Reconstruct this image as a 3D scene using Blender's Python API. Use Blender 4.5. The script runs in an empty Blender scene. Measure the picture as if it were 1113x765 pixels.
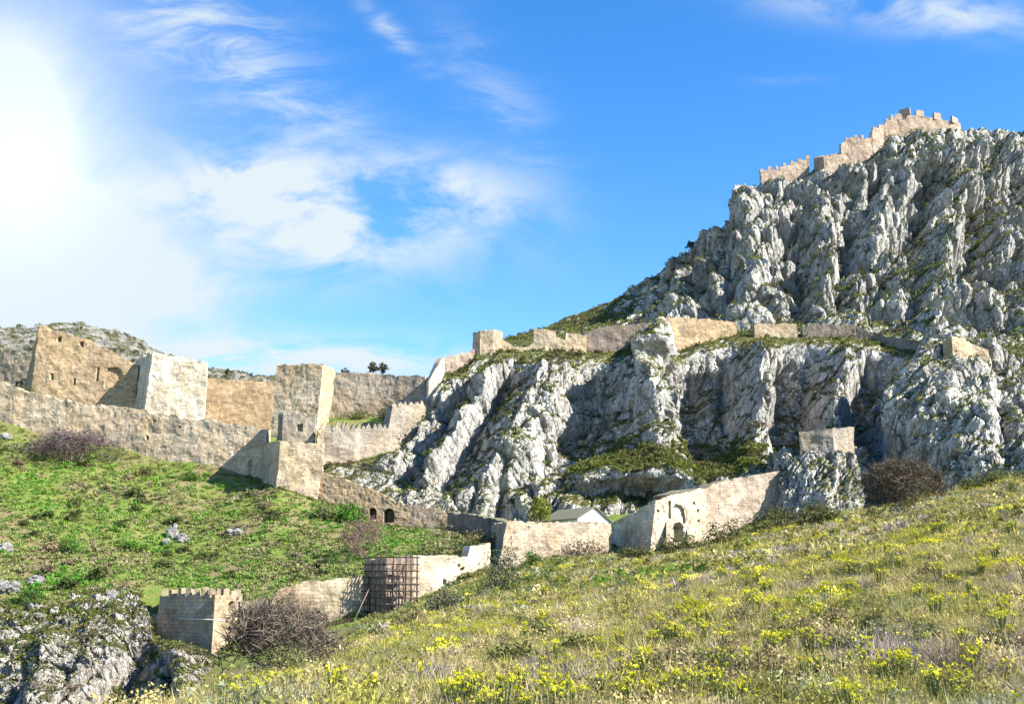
import bpy, math, random
import numpy as np
from math import radians as R, sin, cos, tan, pi

scn = bpy.context.scene
COL = scn.collection
rng = np.random.default_rng(7)
random.seed(7)

# ------------------------------------------------------------------ camera
PW, PH, FPX, HOR = 1113.0, 765.0, 1193.0, 640.0     # photo size, focal length in its pixels, horizon row
TH = math.atan((HOR - PH/2)/FPX)
cam_d = bpy.data.cameras.new('camera'); cam = bpy.data.objects.new('camera', cam_d); COL.objects.link(cam)
cam_d.sensor_width = 36; cam_d.lens = 36*FPX/PW; cam_d.clip_start = .1; cam_d.clip_end = 20000
cam.rotation_euler = (pi/2 + TH, 0, 0)
scn.camera = cam
scn.cycles.diffuse_bounces = 1
CT, ST = cos(TH), sin(TH)

def P(px, py, d):
    """world point seen at photo pixel (px,py) at forward distance d"""
    cx = (px - PW/2)/FPX; cy = (PH/2 - py)/FPX
    k = d/(CT - cy*ST)
    return np.array([cx*k, d, (ST + cy*CT)*k])
def zof(py, d):
    cy = (PH/2 - py)/FPX
    return d*(ST + cy*CT)/(CT - cy*ST)
def proj(p):
    p = np.asarray(p, float)
    x, y, z = p[..., 0], p[..., 1], p[..., 2]
    f = y*CT + z*ST; u = -y*ST + z*CT
    return PW/2 + FPX*x/f, PH/2 - FPX*u/f
def ratio(px, py=570.0):
    cx = (px - PW/2)/FPX; cy = (PH/2 - py)/FPX
    return cx/(CT - cy*ST)

# ------------------------------------------------------------------ world, sun, exposure
SUN_DIR = np.array([.91, -.41, .0]); SUN_EL = R(35)
SUN_DIR = SUN_DIR/np.linalg.norm(SUN_DIR)*cos(SUN_EL); SUN_DIR[2] = sin(SUN_EL)
scn.view_settings.view_transform = 'Standard'; scn.view_settings.look = 'None'
scn.view_settings.gamma = 1.0; scn.view_settings.use_curve_mapping = False
scn.view_settings.exposure = 1.5
SKY_STRENGTH, SUN_STRENGTH = 0.10, 4.9

world = bpy.data.worlds.new('World'); scn.world = world; world.use_nodes = True
wt = world.node_tree; wt.nodes.clear()
class G:
    """tiny node-graph helper"""
    def __init__(s, tree): s.t = tree
    def n(s, ty, **kw):
        nd = s.t.nodes.new(ty)
        for k, v in kw.items(): setattr(nd, k, v)
        return nd
    def put(s, sock, v):
        if isinstance(v, bpy.types.NodeSocket): s.t.links.new(v, sock)
        else: sock.default_value = v
    def m(s, op, a, b=0.0, c=0.0, clamp=False):
        nd = s.n('ShaderNodeMath', operation=op); nd.use_clamp = clamp
        s.put(nd.inputs[0], a); s.put(nd.inputs[1], b); s.put(nd.inputs[2], c)
        return nd.outputs[0]
    def mix(s, f, a, b, mode='MIX'):
        nd = s.n('ShaderNodeMix', data_type='RGBA', blend_type=mode)
        s.put(nd.inputs[0], f)
        for q, v in ((6, a), (7, b)):
            s.put(nd.inputs[q], (*v, 1) if isinstance(v, tuple) and len(v) == 3 else v)
        return nd.outputs[2]
    def noise(s, vec, scale, detail=4, rough=.55, dist=0.0, out=0):
        nd = s.n('ShaderNodeTexNoise'); s.put(nd.inputs['Vector'], vec)
        nd.inputs['Scale'].default_value = scale; nd.inputs['Detail'].default_value = detail
        nd.inputs['Roughness'].default_value = rough; nd.inputs['Distortion'].default_value = dist
        return nd.outputs[out]
    def ramp(s, f, lo, hi):
        nd = s.n('ShaderNodeMapRange', interpolation_type='SMOOTHSTEP')
        s.put(nd.inputs[0], f); nd.inputs[1].default_value = lo; nd.inputs[2].default_value = hi
        return nd.outputs[0]
    def mapv(s, vec, scale=(1, 1, 1), rot=(0, 0, 0), loc=(0, 0, 0)):
        nd = s.n('ShaderNodeMapping'); s.put(nd.inputs['Vector'], vec)
        nd.inputs['Scale'].default_value = scale; nd.inputs['Rotation'].default_value = rot; nd.inputs['Location'].default_value = loc
        return nd.outputs[0]

g = G(wt)
sky = g.n('ShaderNodeTexSky', sky_type='NISHITA'); sky.sun_disc = False
sky.sun_elevation = SUN_EL; sky.sun_rotation = math.atan2(SUN_DIR[0], SUN_DIR[1])
sky.altitude = 300; sky.air_density = 1.0; sky.dust_density = .15; sky.ozone_density = 2.2
hs = g.n('ShaderNodeHueSaturation'); hs.inputs['Saturation'].default_value = 1.36; hs.inputs['Hue'].default_value = .506; hs.inputs['Value'].default_value = 1.08
wt.links.new(sky.outputs[0], hs.inputs['Color'])
tc = g.n('ShaderNodeTexCoord'); sep = g.n('ShaderNodeSeparateXYZ'); wt.links.new(tc.outputs['Generated'], sep.inputs[0])
yy = g.m('MAXIMUM', g.m('ABSOLUTE', sep.outputs[1]), .08)
U = g.m('DIVIDE', sep.outputs[0], yy); V = g.m('DIVIDE', sep.outputs[2], yy)
cmb = g.n('ShaderNodeCombineXYZ'); wt.links.new(U, cmb.inputs[0]); wt.links.new(V, cmb.inputs[1])
UV = cmb.outputs[0]
def uvpx(px, py):
    q = P(px, py, 1.0); return q[0], q[2]
def blob(px, py, sx, sy, ang=0):
    """soft elliptical bank of cloud; angle in degrees, counter-clockwise in the sky"""
    u0, v0 = uvpx(px, py); a = R(ang)
    du = g.m('SUBTRACT', U, u0); dv = g.m('SUBTRACT', V, v0)
    p = g.m('ADD', g.m('MULTIPLY', du, cos(a)), g.m('MULTIPLY', dv, sin(a)))
    q = g.m('SUBTRACT', g.m('MULTIPLY', dv, cos(a)), g.m('MULTIPLY', du, sin(a)))
    p = g.m('POWER', g.m('MULTIPLY', p, FPX/sx), 2.0); q = g.m('POWER', g.m('MULTIPLY', q, FPX/sy), 2.0)
    return g.m('POWER', 2.718, g.m('MULTIPLY', g.m('ADD', p, q), -1.0))
n_puff = g.ramp(g.noise(g.mapv(UV, (1, 1.9, 1), (0, 0, R(-8))), 8.0, 12, .62, .42), .33, .62)
n_wisp = g.ramp(g.noise(g.mapv(UV, (1, 3.4, 1), (0, 0, R(38))), 8.0, 12, .64, .6), .40, .68)
n_soft = g.noise(UV, 5.0, 10, .6, .4)
n_band = g.ramp(g.noise(g.mapv(UV, (1, 3.5, 1), (0, 0, R(0)), (3, 1, 0)), 8.0, 12, .62, .3), .34, .6)
dens = 0.0
def add(*xs):
    r = xs[0]
    for x in xs[1:]: r = g.m('ADD', r, x)
    return r
def mul(*xs):
    r = xs[0]
    for x in xs[1:]: r = g.m('MULTIPLY', r, x)
    return r
soft = g.m('ADD', g.m('MULTIPLY', n_soft, 2.2), -.15)
glow = add(mul(blob(0, 190, 165, 170), 1.25), mul(blob(0, 50, 95, 110), .55), mul(blob(120, 300, 170, 70), .75), mul(blob(-40, 330, 200, 110), .7))
puff = add(mul(blob(340, 228, 180, 68, -8), 1.35), mul(blob(270, 192, 60, 24, 8), .9), mul(blob(500, 205, 90, 40, -14), .8), mul(blob(380, 262, 120, 34, 8), .5), mul(blob(215, 320, 60, 30), .5), mul(blob(950, 5, 130, 28, -6), .95), mul(blob(1060, 20, 80, 24, -4), .6))
wisp = add(mul(blob(270, 85, 160, 50, -33), .8), mul(blob(425, 35, 48, 13, -48), .75), mul(blob(540, 110, 120, 40, -55), .4), mul(blob(205, 20, 110, 40, -10), .5), mul(blob(860, 87, 40, 7, 0), .25))
band = add(mul(blob(330, 392, 200, 24, 0), 1.5), mul(blob(200, 380, 120, 30, 0), .6))
dens = add(mul(glow, soft), mul(puff, n_puff), mul(wisp, g.m('ADD', n_wisp, .12)), mul(band, n_band))
front = g.ramp(sep.outputs[1], -.05, .12)
dens = g.m('MULTIPLY', g.m('MINIMUM', add(mul(dens, .84), mul(glow, .18)), .96), front)
core = add(blob(30, 195, 95, 90), mul(blob(10, 120, 90, 160), .45))
bright = g.m('ADD', 3.35, mul(core, .8))
cc = g.n('ShaderNodeCombineXYZ')
g.put(cc.inputs[0], g.m('MULTIPLY', bright, .86)); g.put(cc.inputs[1], g.m('MULTIPLY', bright, .96)); g.put(cc.inputs[2], bright)
skyc = g.mix(dens, hs.outputs[0], cc.outputs[0])
bg = g.n('ShaderNodeBackground'); bg.inputs['Strength'].default_value = SKY_STRENGTH
wt.links.new(skyc, bg.inputs['Color'])
wo = g.n('ShaderNodeOutputWorld'); wt.links.new(bg.outputs[0], wo.inputs[0])

sl = bpy.data.lights.new('sun', 'SUN'); sl.energy = SUN_STRENGTH; sl.angle = R(.5); sl.color = (1.0, .93, .82)
so = bpy.data.objects.new('sun', sl); COL.objects.link(so)
from mathutils import Vector
so.rotation_euler = Vector(SUN_DIR).to_track_quat('Z', 'Y').to_euler()
so.location = (60, -30, 120)

# ------------------------------------------------------------------ numpy noise
def _h(ix, iy, iz, seed):
    n = (ix.astype(np.int64)*374761393 + iy.astype(np.int64)*668265263 + iz.astype(np.int64)*2147483647*3 + seed*1274126177) & 0xFFFFFFFF
    n = ((n ^ (n >> 13))*1274126177) & 0xFFFFFFFF
    n = ((n ^ (n >> 16))*2246822519) & 0xFFFFFFFF
    return n ^ (n >> 15)
def perlin(p, seed=0):
    p = np.asarray(p, float); i = np.floor(p); f = p - i; i = i.astype(np.int64)
    w = f*f*f*(f*(f*6 - 15) + 10)
    out = np.zeros(p.shape[:-1])
    for dx in (0, 1):
        for dy in (0, 1):
            for dz in (0, 1):
                h = _h(i[..., 0]+dx, i[..., 1]+dy, i[..., 2]+dz, seed)
                gx = ((h & 1023)/511.5 - 1); gy = (((h >> 10) & 1023)/511.5 - 1); gz = (((h >> 20) & 1023)/511.5 - 1)
                d = gx*(f[..., 0]-dx) + gy*(f[..., 1]-dy) + gz*(f[..., 2]-dz)
                wt_ = (w[..., 0] if dx else 1-w[..., 0])*(w[..., 1] if dy else 1-w[..., 1])*(w[..., 2] if dz else 1-w[..., 2])
                out += d*wt_
    return out
def fbm(p, octv=4, seed=0, gain=.5):
    a, s, o = 1.0, 1.0, 0
    for k in range(octv):
        o = o + a*perlin(p*s, seed+k*17); a *= gain; s *= 2.03
    return o
def ridged(p, octv=4, seed=0, gain=.5):
    a, s, o = 1.0, 1.0, 0
    for k in range(octv):
        o = o + a*(1 - np.minimum(1, np.abs(perlin(p*s, seed+k*13))*2.2)); a *= gain; s *= 2.1
    return o
def worley(p, seed=0):
    """F1, F2 and a per-cell random value"""
    p = np.asarray(p, float); i = np.floor(p).astype(np.int64); f = p - i
    f1 = np.full(p.shape[:-1], 9.0); f2 = f1.copy(); cid = np.zeros(p.shape[:-1])
    for dx in (-1, 0, 1):
        for dy in (-1, 0, 1):
            for dz in (-1, 0, 1):
                h = _h(i[..., 0]+dx, i[..., 1]+dy, i[..., 2]+dz, seed)
                qx = dx + (h & 1023)/1023 - f[..., 0]; qy = dy + ((h >> 10) & 1023)/1023 - f[..., 1]; qz = dz + ((h >> 20) & 1023)/1023 - f[..., 2]
                d = np.sqrt(qx*qx + qy*qy + qz*qz); c = ((h >> 5) & 255)/255.0
                near = d < f1
                f2 = np.where(near, f1, np.minimum(f2, d)); cid = np.where(near, c, cid); f1 = np.where(near, d, f1)
    return f1, f2, cid
def V3(*a): return np.stack(np.broadcast_arrays(*a), -1)
def sstep(x, a, b):
    t = np.clip((x-a)/(b-a), 0, 1); return t*t*(3-2*t)

# ------------------------------------------------------------------ mesh helpers
def raw_mesh(name, v, quads=None, tris=None, polys=None, cols=None, mats=(), midx=None, smooth=False):
    me = bpy.data.meshes.new(name)
    v = np.asarray(v, np.float32).reshape(-1, 3)
    loops, tot = [], []
    if quads is not None and len(quads): q = np.asarray(quads, np.int32).reshape(-1, 4); loops.append(q.ravel()); tot.append(np.full(len(q), 4, np.int32))
    if tris is not None and len(tris): q = np.asarray(tris, np.int32).reshape(-1, 3); loops.append(q.ravel()); tot.append(np.full(len(q), 3, np.int32))
    for pl in polys or []: loops.append(np.asarray(pl, np.int32)); tot.append(np.array([len(pl)], np.int32))
    loops = np.concatenate(loops); tot = np.concatenate(tot)
    st = np.concatenate([[0], np.cumsum(tot)[:-1]]).astype(np.int32)
    me.vertices.add(len(v)); me.vertices.foreach_set('co', v.ravel())
    me.loops.add(len(loops)); me.loops.foreach_set('vertex_index', loops)
    me.polygons.add(len(tot)); me.polygons.foreach_set('loop_start', st); me.polygons.foreach_set('loop_total', tot)
    for m in mats: me.materials.append(m)
    if midx is not None: me.polygons.foreach_set('material_index', np.asarray(midx, np.int32))
    me.polygons.foreach_set('use_smooth', np.full(len(tot), bool(smooth)))
    if cols is not None:
        c = np.ones((len(v), 4), np.float32); c[:, :3] = cols
        at = me.attributes.new('tint', 'FLOAT_COLOR', 'POINT'); at.data.foreach_set('color', c.ravel())
    me.update(calc_edges=True); me.validate()
    return me
def obj(name, me, parent=None, loc=None):
    """link a mesh whose vertices are in world space; its origin goes to loc (default: bottom centre)"""
    o = bpy.data.objects.new(name, me); COL.objects.link(o)
    n = len(me.vertices); co = np.empty(n*3, np.float32); me.vertices.foreach_get('co', co); co = co.reshape(-1, 3)
    if loc is None: loc = np.array([(co[:, 0].min()+co[:, 0].max())/2, (co[:, 1].min()+co[:, 1].max())/2, co[:, 2].min()])
    loc = np.asarray(loc, np.float32)
    me.vertices.foreach_set('co', (co - loc).ravel()); me.update()
    base = np.array(parent['_w']) if parent is not None else 0
    o['_w'] = [float(a) for a in loc]
    o.location = [float(a) for a in (loc - base)]
    if parent is not None: o.parent = parent
    return o
def empty(name, loc):
    o = bpy.data.objects.new(name, None); COL.objects.link(o); o.location = [float(a) for a in loc]; o['_w'] = [float(a) for a in loc]
    o.empty_display_size = .2
    return o
def tag(o, label, cat, group=None):
    o['label'] = label; o['category'] = cat
    if group: o['group'] = group
    return o
def kind(o, k, label=None, cat=None):
    o['kind'] = k
    if label: o['label'] = label
    if cat: o['category'] = cat
    return o
def grid_quads(nu, nv, wrap=False):
    i, j = np.meshgrid(np.arange(nu if wrap else nu-1), np.arange(nv-1), indexing='ij')
    a = i*nv + j; b = ((i+1) % nu)*nv + j
    return np.stack([a, b, b+1, a+1], -1).reshape(-1, 4)

# ------------------------------------------------------------------ materials
def new_mat(name):
    m = bpy.data.materials.new(name); m.use_nodes = True; t = m.node_tree; t.nodes.clear()
    h = G(t); o = h.n('ShaderNodeOutputMaterial'); b = h.n('ShaderNodeBsdfPrincipled')
    b.inputs['Roughness'].default_value = .92; b.inputs['Specular IOR Level'].default_value = .15
    t.links.new(b.outputs[0], o.inputs[0])
    geo = h.n('ShaderNodeNewGeometry')
    return m, h, b, geo.outputs['Position'], geo
def bump(h, b, height, dist, strength=1.0):
    bp = h.n('ShaderNodeBump'); bp.inputs['Distance'].default_value = dist; bp.inputs['Strength'].default_value = strength
    h.put(bp.inputs['Height'], height); h.t.links.new(bp.outputs[0], b.inputs['Normal'])
def stone_mat(name, c1, c2, stain, stain_amt=.5, course=.34, rubble=1.0):
    """old rubble masonry: stones of mixed tone, washed-out patches, run-off streaks"""
    m, h, b, pos, geo = new_mat(name)
    wob = h.n('ShaderNodeVectorMath', operation='ADD')
    nz = h.noise(pos, 1.6, 3, out=1); sc = h.n('ShaderNodeVectorMath', operation='SCALE'); h.t.links.new(nz, sc.inputs[0]); sc.inputs['Scale'].default_value = .25
    h.t.links.new(pos, wob.inputs[0]); h.t.links.new(sc.outputs[0], wob.inputs[1])
    vo = h.n('ShaderNodeTexVoronoi'); h.t.links.new(h.mapv(wob.outputs[0], (1, 1, 1.7)), vo.inputs['Vector']); vo.inputs['Scale'].default_value = 1/course
    sp = h.n('ShaderNodeSeparateColor'); h.t.links.new(vo.outputs['Color'], sp.inputs[0])
    big = h.ramp(h.noise(pos, .16, 5, .6, .4), .38, .62)
    at = h.n('ShaderNodeAttribute', attribute_name='wuv')
    wv = h.n('ShaderNodeVectorMath', operation='ADD'); h.t.links.new(at.outputs['Vector'], wv.inputs[0])
    s3 = h.n('ShaderNodeVectorMath', operation='SCALE'); h.t.links.new(h.noise(pos, .8, 4, .6, out=1), s3.inputs[0]); s3.inputs['Scale'].default_value = .35; h.t.links.new(s3.outputs[0], wv.inputs[1])
    br = h.n('ShaderNodeTexBrick'); h.t.links.new(wv.outputs[0], br.inputs['Vector']); br.inputs['Scale'].default_value = 1.0
    br.inputs['Brick Width'].default_value = .85; br.inputs['Row Height'].default_value = .42; br.inputs['Mortar Size'].default_value = .045; br.inputs['Mortar Smooth'].default_value = .6
    br.inputs['Color1'].default_value = (.62, .62, .62, 1); br.inputs['Color2'].default_value = (1.16, 1.13, 1.08, 1); br.inputs['Mortar'].default_value = (.5, .48, .45, 1)
    rep = h.n('ShaderNodeTexVoronoi'); h.t.links.new(h.mapv(wob.outputs[0], (1, 1, 1.3)), rep.inputs['Vector']); rep.inputs['Scale'].default_value = .3
    rc = h.n('ShaderNodeSeparateColor'); h.t.links.new(rep.outputs['Color'], rc.inputs[0])
    mid = h.noise(pos, .9, 5, .65)
    streak = h.ramp(h.noise(h.mapv(pos, (1, 1, .13)), .75, 6, .65), .44, .66)
    fine = h.noise(pos, 6.5, 4, .7)
    c = h.mix(big, c1, c2)
    c = h.mix(h.m('MULTIPLY', streak, stain_amt), c, stain)
    tone = h.m('ADD', .89, h.m('MULTIPLY', sp.outputs[0], .2))
    tone = h.m('MULTIPLY', tone, h.m('ADD', .55, h.m('MULTIPLY', mid, .86)))
    tone = h.m('MULTIPLY', tone, h.m('ADD', .8, h.m('MULTIPLY', fine, .4)))
    joint = h.ramp(vo.outputs['Distance'], .62, .9)
    tone = h.m('MULTIPLY', tone, h.m('SUBTRACT', 1.0, h.m('MULTIPLY', joint, .2*rubble)))
    hole = h.ramp(h.noise(pos, 1.05, 2, .5), .71, .76)          # putlog holes and lost stones
    tone = h.m('MULTIPLY', tone, h.m('SUBTRACT', 1.0, h.m('MULTIPLY', hole, .6)))
    c = h.mix(1.0, c, tone, 'MULTIPLY')
    c = h.mix(h.m('ADD', .35, h.m('MULTIPLY', h.ramp(h.noise(pos, .35, 3), .35, .65), .5)), c, h.mix(1.0, c, br.outputs['Color'], 'MULTIPLY'))
    c = h.mix(1.0, c, h.m('ADD', .84, h.m('MULTIPLY', rc.outputs[1], .3)), 'MULTIPLY')
    # moss and dry weeds along tops and ledges
    sx = h.n('ShaderNodeSeparateXYZ'); h.t.links.new(geo.outputs['Normal'], sx.inputs[0])
    up = h.ramp(h.m('ADD', sx.outputs[2], h.m('MULTIPLY', h.noise(pos, 1.3, 3), .5)), .75, 1.05)
    c = h.mix(h.m('MULTIPLY', up, .7), c, (.17, .16, .08))
    h.put(b.inputs['Base Color'], c)
    hgt = h.m('ADD', h.m('MULTIPLY', vo.outputs['Distance'], -.6), h.m('ADD', fine, h.m('MULTIPLY', mid, .8)))
    bump(h, b, hgt, .07)
    return m
M = {}
M['ochre'] = stone_mat('ochre masonry', (.43, .315, .19), (.37, .28, .18), (.28, .23, .175), .5)
M['cream'] = stone_mat('cream masonry', (.45, .38, .27), (.40, .30, .19), (.30, .25, .18), .4)
M['white'] = stone_mat('whitewashed masonry', (.70, .65, .55), (.58, .49, .37), (.42, .34, .25), .3)
M['grey'] = stone_mat('grey masonry', (.33, .295, .245), (.36, .295, .215), (.19, .17, .15), .5)
M['tan'] = stone_mat('tan masonry', (.41, .345, .265), (.45, .345, .225), (.29, .25, .20), .5)
M['plaster'] = stone_mat('old plastered masonry', (.60, .53, .415), (.50, .41, .295), (.37, .29, .20), .45)
M['buff'] = stone_mat('buff masonry', (.53, .435, .32), (.52, .40, .26), (.38, .32, .245), .35)
M['dark'] = stone_mat('dark shaded masonry', (.19, .17, .15), (.25, .20, .155), (.14, .13, .12), .6)  # grey stone with the shade on these walls put into its colour
M['pale'] = stone_mat('pale pink masonry', (.38, .295, .225), (.42, .345, .275), (.28, .23, .185), .35)

def rock_mat(name, light, mid, stain, stain_amt, green_lo, scale=1.0, green=(.105, .125, .028)):
    m, h, b, pos, geo = new_mat(name)
    slant = h.mapv(pos, (1, 1, .42), (0, R(14), 0))
    n1 = h.noise(slant, .22*scale, 8, .68, .5); n2 = h.noise(slant, .9*scale, 7, .7, .3); n3 = h.noise(slant, 3.6*scale, 5, .7)
    c = h.mix(h.ramp(n1, .36, .62), mid, light)
    c = h.mix(1.0, c, h.m('ADD', .52, h.m('MULTIPLY', n2, .92)), 'MULTIPLY')
    c = h.mix(1.0, c, h.m('ADD', .45, h.m('MULTIPLY', n3, 1.1)), 'MULTIPLY')
    vo = h.n('ShaderNodeTexVoronoi', feature='DISTANCE_TO_EDGE')
    wv = h.n('ShaderNodeVectorMath', operation='ADD'); h.t.links.new(slant, wv.inputs[0])
    nz = h.noise(slant, .8*scale, 5, .6, out=1); s2 = h.n('ShaderNodeVectorMath', operation='SCALE'); h.t.links.new(nz, s2.inputs[0]); s2.inputs['Scale'].default_value = 2.6
    h.t.links.new(s2.outputs[0], wv.inputs[1]); h.t.links.new(wv.outputs[0], vo.inputs['Vector']); vo.inputs['Scale'].default_value = .36*scale
    crack = h.m('SUBTRACT', 1.0, h.ramp(vo.outputs['Distance'], .0, .085))
    vo2 = h.n('ShaderNodeTexVoronoi', feature='DISTANCE_TO_EDGE'); h.t.links.new(wv.outputs[0], vo2.inputs['Vector']); vo2.inputs['Scale'].default_value = 1.1*scale
    crack2 = h.m('SUBTRACT', 1.0, h.ramp(vo2.outputs['Distance'], .0, .07))
    c = h.mix(h.m('MULTIPLY', crack, .4), c, (.09, .085, .08))
    c = h.mix(h.m('MULTIPLY', crack2, .22), c, (.12, .11, .10))
    st = h.ramp(h.noise(h.mapv(pos, (1, 1, .35), (0, 0, 0), (5, 0, 0)), .17, 6, .6), .55, .75)
    c = h.mix(h.m('MULTIPLY', st, stain_amt), c, stain)
    sx = h.n('ShaderNodeSeparateXYZ'); h.t.links.new(geo.outputs['True Normal'], sx.inputs[0])
    gp = h.m('ADD', sx.outputs[2], h.m('MULTIPLY', h.m('SUBTRACT', h.noise(pos, .22, 6, .7), .5), 1.5))
    gf = h.ramp(gp, green_lo, green_lo+.16)
    gc = h.mix(h.noise(pos, .5, 4), green, (.20, .18, .06))
    gc = h.mix(h.ramp(h.noise(pos, 1.7, 4, .7), .4, .62), gc, (.05, .06, .02))
    c = h.mix(gf, c, gc)
    h.put(b.inputs['Base Color'], c)
    hgt = h.m('ADD', h.m('ADD', h.m('MULTIPLY', n2, 1.0), h.m('MULTIPLY', n3, .5)), h.m('MULTIPLY', h.m('ADD', crack, crack2), -.25))
    bump(h, b, hgt, .7)
    return m
M['cliff'] = rock_mat('limestone cliff', (.72, .70, .655), (.47, .46, .44), (.40, .27, .16), .35, .31)
M['mountain'] = rock_mat('limestone mountain', (.70, .69, .655), (.44, .435, .42), (.30, .25, .18), .3, .22)
M['crag'] = rock_mat('limestone crag', (.66, .62, .55), (.48, .45, .39), (.34, .26, .16), .3, .5, 1.6)
M['boulder'] = rock_mat('limestone boulder', (.62, .60, .56), (.42, .41, .39), (.3, .27, .2), .2, 1.25, 2.4)
M['hill'] = rock_mat('stony hill', (.34, .33, .29), (.22, .21, .17), (.30, .23, .15), .4, .74, 1.0, (.085, .10, .045))

def veg_mat(name, trans=.25):
    m = bpy.data.materials.new(name); m.use_nodes = True; t = m.node_tree; t.nodes.clear(); h = G(t)
    o = h.n('ShaderNodeOutputMaterial'); b = h.n('ShaderNodeBsdfPrincipled'); b.inputs['Roughness'].default_value = .7; b.inputs['Specular IOR Level'].default_value = .2
    at = h.n('ShaderNodeAttribute', attribute_name='tint'); t.links.new(at.outputs['Color'], b.inputs['Base Color'])
    tr = h.n('ShaderNodeBsdfTranslucent'); t.links.new(at.outputs['Color'], tr.inputs['Color'])
    mx = h.n('ShaderNodeMixShader'); mx.inputs[0].default_value = trans
    t.links.new(b.outputs[0], mx.inputs[1]); t.links.new(tr.outputs[0], mx.inputs[2]); t.links.new(mx.outputs[0], o.inputs[0])
    return m
M['leaf'] = veg_mat('leaves', .3); M['twig'] = veg_mat('twigs', .05); M['petal'] = veg_mat('petals', .35)

def ground_mat():
    m, h, b, pos, geo = new_mat('hillside soil and turf')
    n1 = h.noise(pos, .09, 6, .6); n2 = h.noise(pos, .6, 6, .65); n3 = h.noise(pos, 4.5, 5, .7)
    sx = h.n('ShaderNodeSeparateXYZ'); h.t.links.new(pos, sx.inputs[0])
    far = h.ramp(sx.outputs[1], 95.0, 128.0)                      # the dry near slope gives way to the greener one across the gully
    dry = h.mix(h.ramp(n2, .38, .6), (.16, .14, .055), (.22, .19, .105))
    dry = h.mix(h.ramp(h.noise(pos, .25, 5, .6), .5, .66), dry, (.10, .115, .03))
    lush = h.mix(h.ramp(n2, .36, .6), (.12, .20, .026), (.20, .22, .06))
    lush = h.mix(h.ramp(n1, .5, .62), lush, (.23, .19, .09))
    c = h.mix(far, dry, lush)
    c = h.mix(1.0, c, h.m('ADD', .45, h.m('MULTIPLY', n3, 1.1)), 'MULTIPLY')
    h.put(b.inputs['Base Color'], c)
    bump(h, b, h.m('ADD', n3, n2), .3)
    return m
M['ground'] = ground_mat()

# ------------------------------------------------------------------ the ground
GT = {  # photo column: (distance, photo row) pairs going away from the camera
 -260: [(18, 805), (40, 925), (80, 880), (112, 800), (130, 665), (150, 585), (188, 470), (193, 408), (215, 432), (260, 385), (330, 352), (420, 340), (1500, 560)],
 0:   [(18, 790), (40, 908), (80, 870), (112, 790), (129, 665), (150, 590), (187, 474), (193, 424), (213, 444), (260, 400), (330, 366), (420, 366), (1500, 560)],
 60:  [(18, 787), (40, 908), (80, 866), (112, 785), (129, 662), (150, 594), (186, 487), (192, 440), (213, 461), (260, 400), (330, 359), (420, 362), (1500, 560)],
 125: [(18, 785), (40, 900), (80, 875), (112, 830), (127, 730), (130, 655), (150, 600), (184, 502), (190, 450), (213, 469), (260, 410), (330, 372), (420, 376), (1500, 560)],
 165: [(18, 778), (40, 850), (80, 850), (112, 820), (127, 740), (134, 646), (150, 606), (183, 511), (190, 455), (213, 473), (260, 425), (330, 390), (420, 396), (1500, 560)],
 230: [(18, 774), (30, 765), (50, 800), (100, 770), (127, 712), (134, 652), (150, 612), (181, 521), (189, 465), (214, 484), (230, 475), (330, 424), (440, 408), (1500, 560)],
 300: [(18, 770), (25, 757), (50, 738), (100, 745), (131.2, 701), (134, 652), (150, 606), (170, 530), (182, 526), (190, 475), (205, 488), (230, 470), (330, 428), (440, 414), (1500, 560)],
 360: [(18, 768), (40, 725), (80, 706), (132.2, 682), (135, 642), (150, 598), (170, 551), (178, 530), (186, 512), (200, 470), (212, 458), (225, 452), (330, 440), (1500, 590)],
 420: [(18, 767), (40, 708), (80, 690), (133.8, 669), (137.4, 624), (150, 594), (170, 572), (176, 566), (186, 512), (200, 470), (212, 456), (225, 452), (330, 450), (1500, 600)],
 480: [(18, 766), (40, 700), (80, 667), (135.4, 642), (139, 610), (152, 588), (170, 573), (178, 562), (230, 560), (1500, 620)],
 545: [(18, 765), (40, 690), (80, 650), (141.5, 620), (147, 602), (162, 580), (174, 570), (230, 565), (1500, 620)],
 620: [(18, 765), (40, 680), (80, 636), (120, 612), (149, 602), (156, 582), (172, 568), (230, 562), (1500, 620)],
 700: [(18, 765), (40, 668), (80, 620), (120, 606), (150, 603), (163, 600), (174, 556), (230, 545), (1500, 620)],
 765: [(18, 765), (40, 658), (80, 608), (120, 594), (152, 590), (157, 588), (172, 548), (230, 540), (1500, 620)],
 850: [(18, 765), (40, 648), (80, 592), (120, 574), (152, 570), (165, 552), (230, 530), (1500, 620)],
 930: [(18, 765), (40, 640), (80, 580), (118, 559), (150, 556), (165, 552), (230, 545), (1500, 620)],
 1030: [(18, 765), (35, 642), (62, 574), (100, 541), (112, 538), (150, 545), (230, 545), (1500, 620)],
 1113: [(18, 765), (35, 632), (62, 560), (92, 524), (104, 521), (130, 524), (230, 530), (1500, 620)],
 1420: [(18, 758), (35, 610), (62, 530), (92, 490), (104, 486), (130, 490), (230, 500), (1500, 620)],
}
G_R = np.array([ratio(k) for k in GT])
G_D = np.concatenate([np.linspace(8, 120, 113), np.linspace(120.5, 240, 240), np.linspace(245, 1500, 120)])
def _col(pts):
    d = np.array([0.] + [a for a, _ in pts]); z = np.array([-1.65] + [zof(b, a) for a, b in pts])
    return np.interp(G_D, d, z)
G_Z = np.array([_col(v) for v in GT.values()])
_k = np.array([.25, .5, .25])                            # a little smoothing along the depth
for _ in range(3):
    G_Z[:, 1:-1] = .25*G_Z[:, :-2] + .5*G_Z[:, 1:-1] + .25*G_Z[:, 2:]
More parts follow.
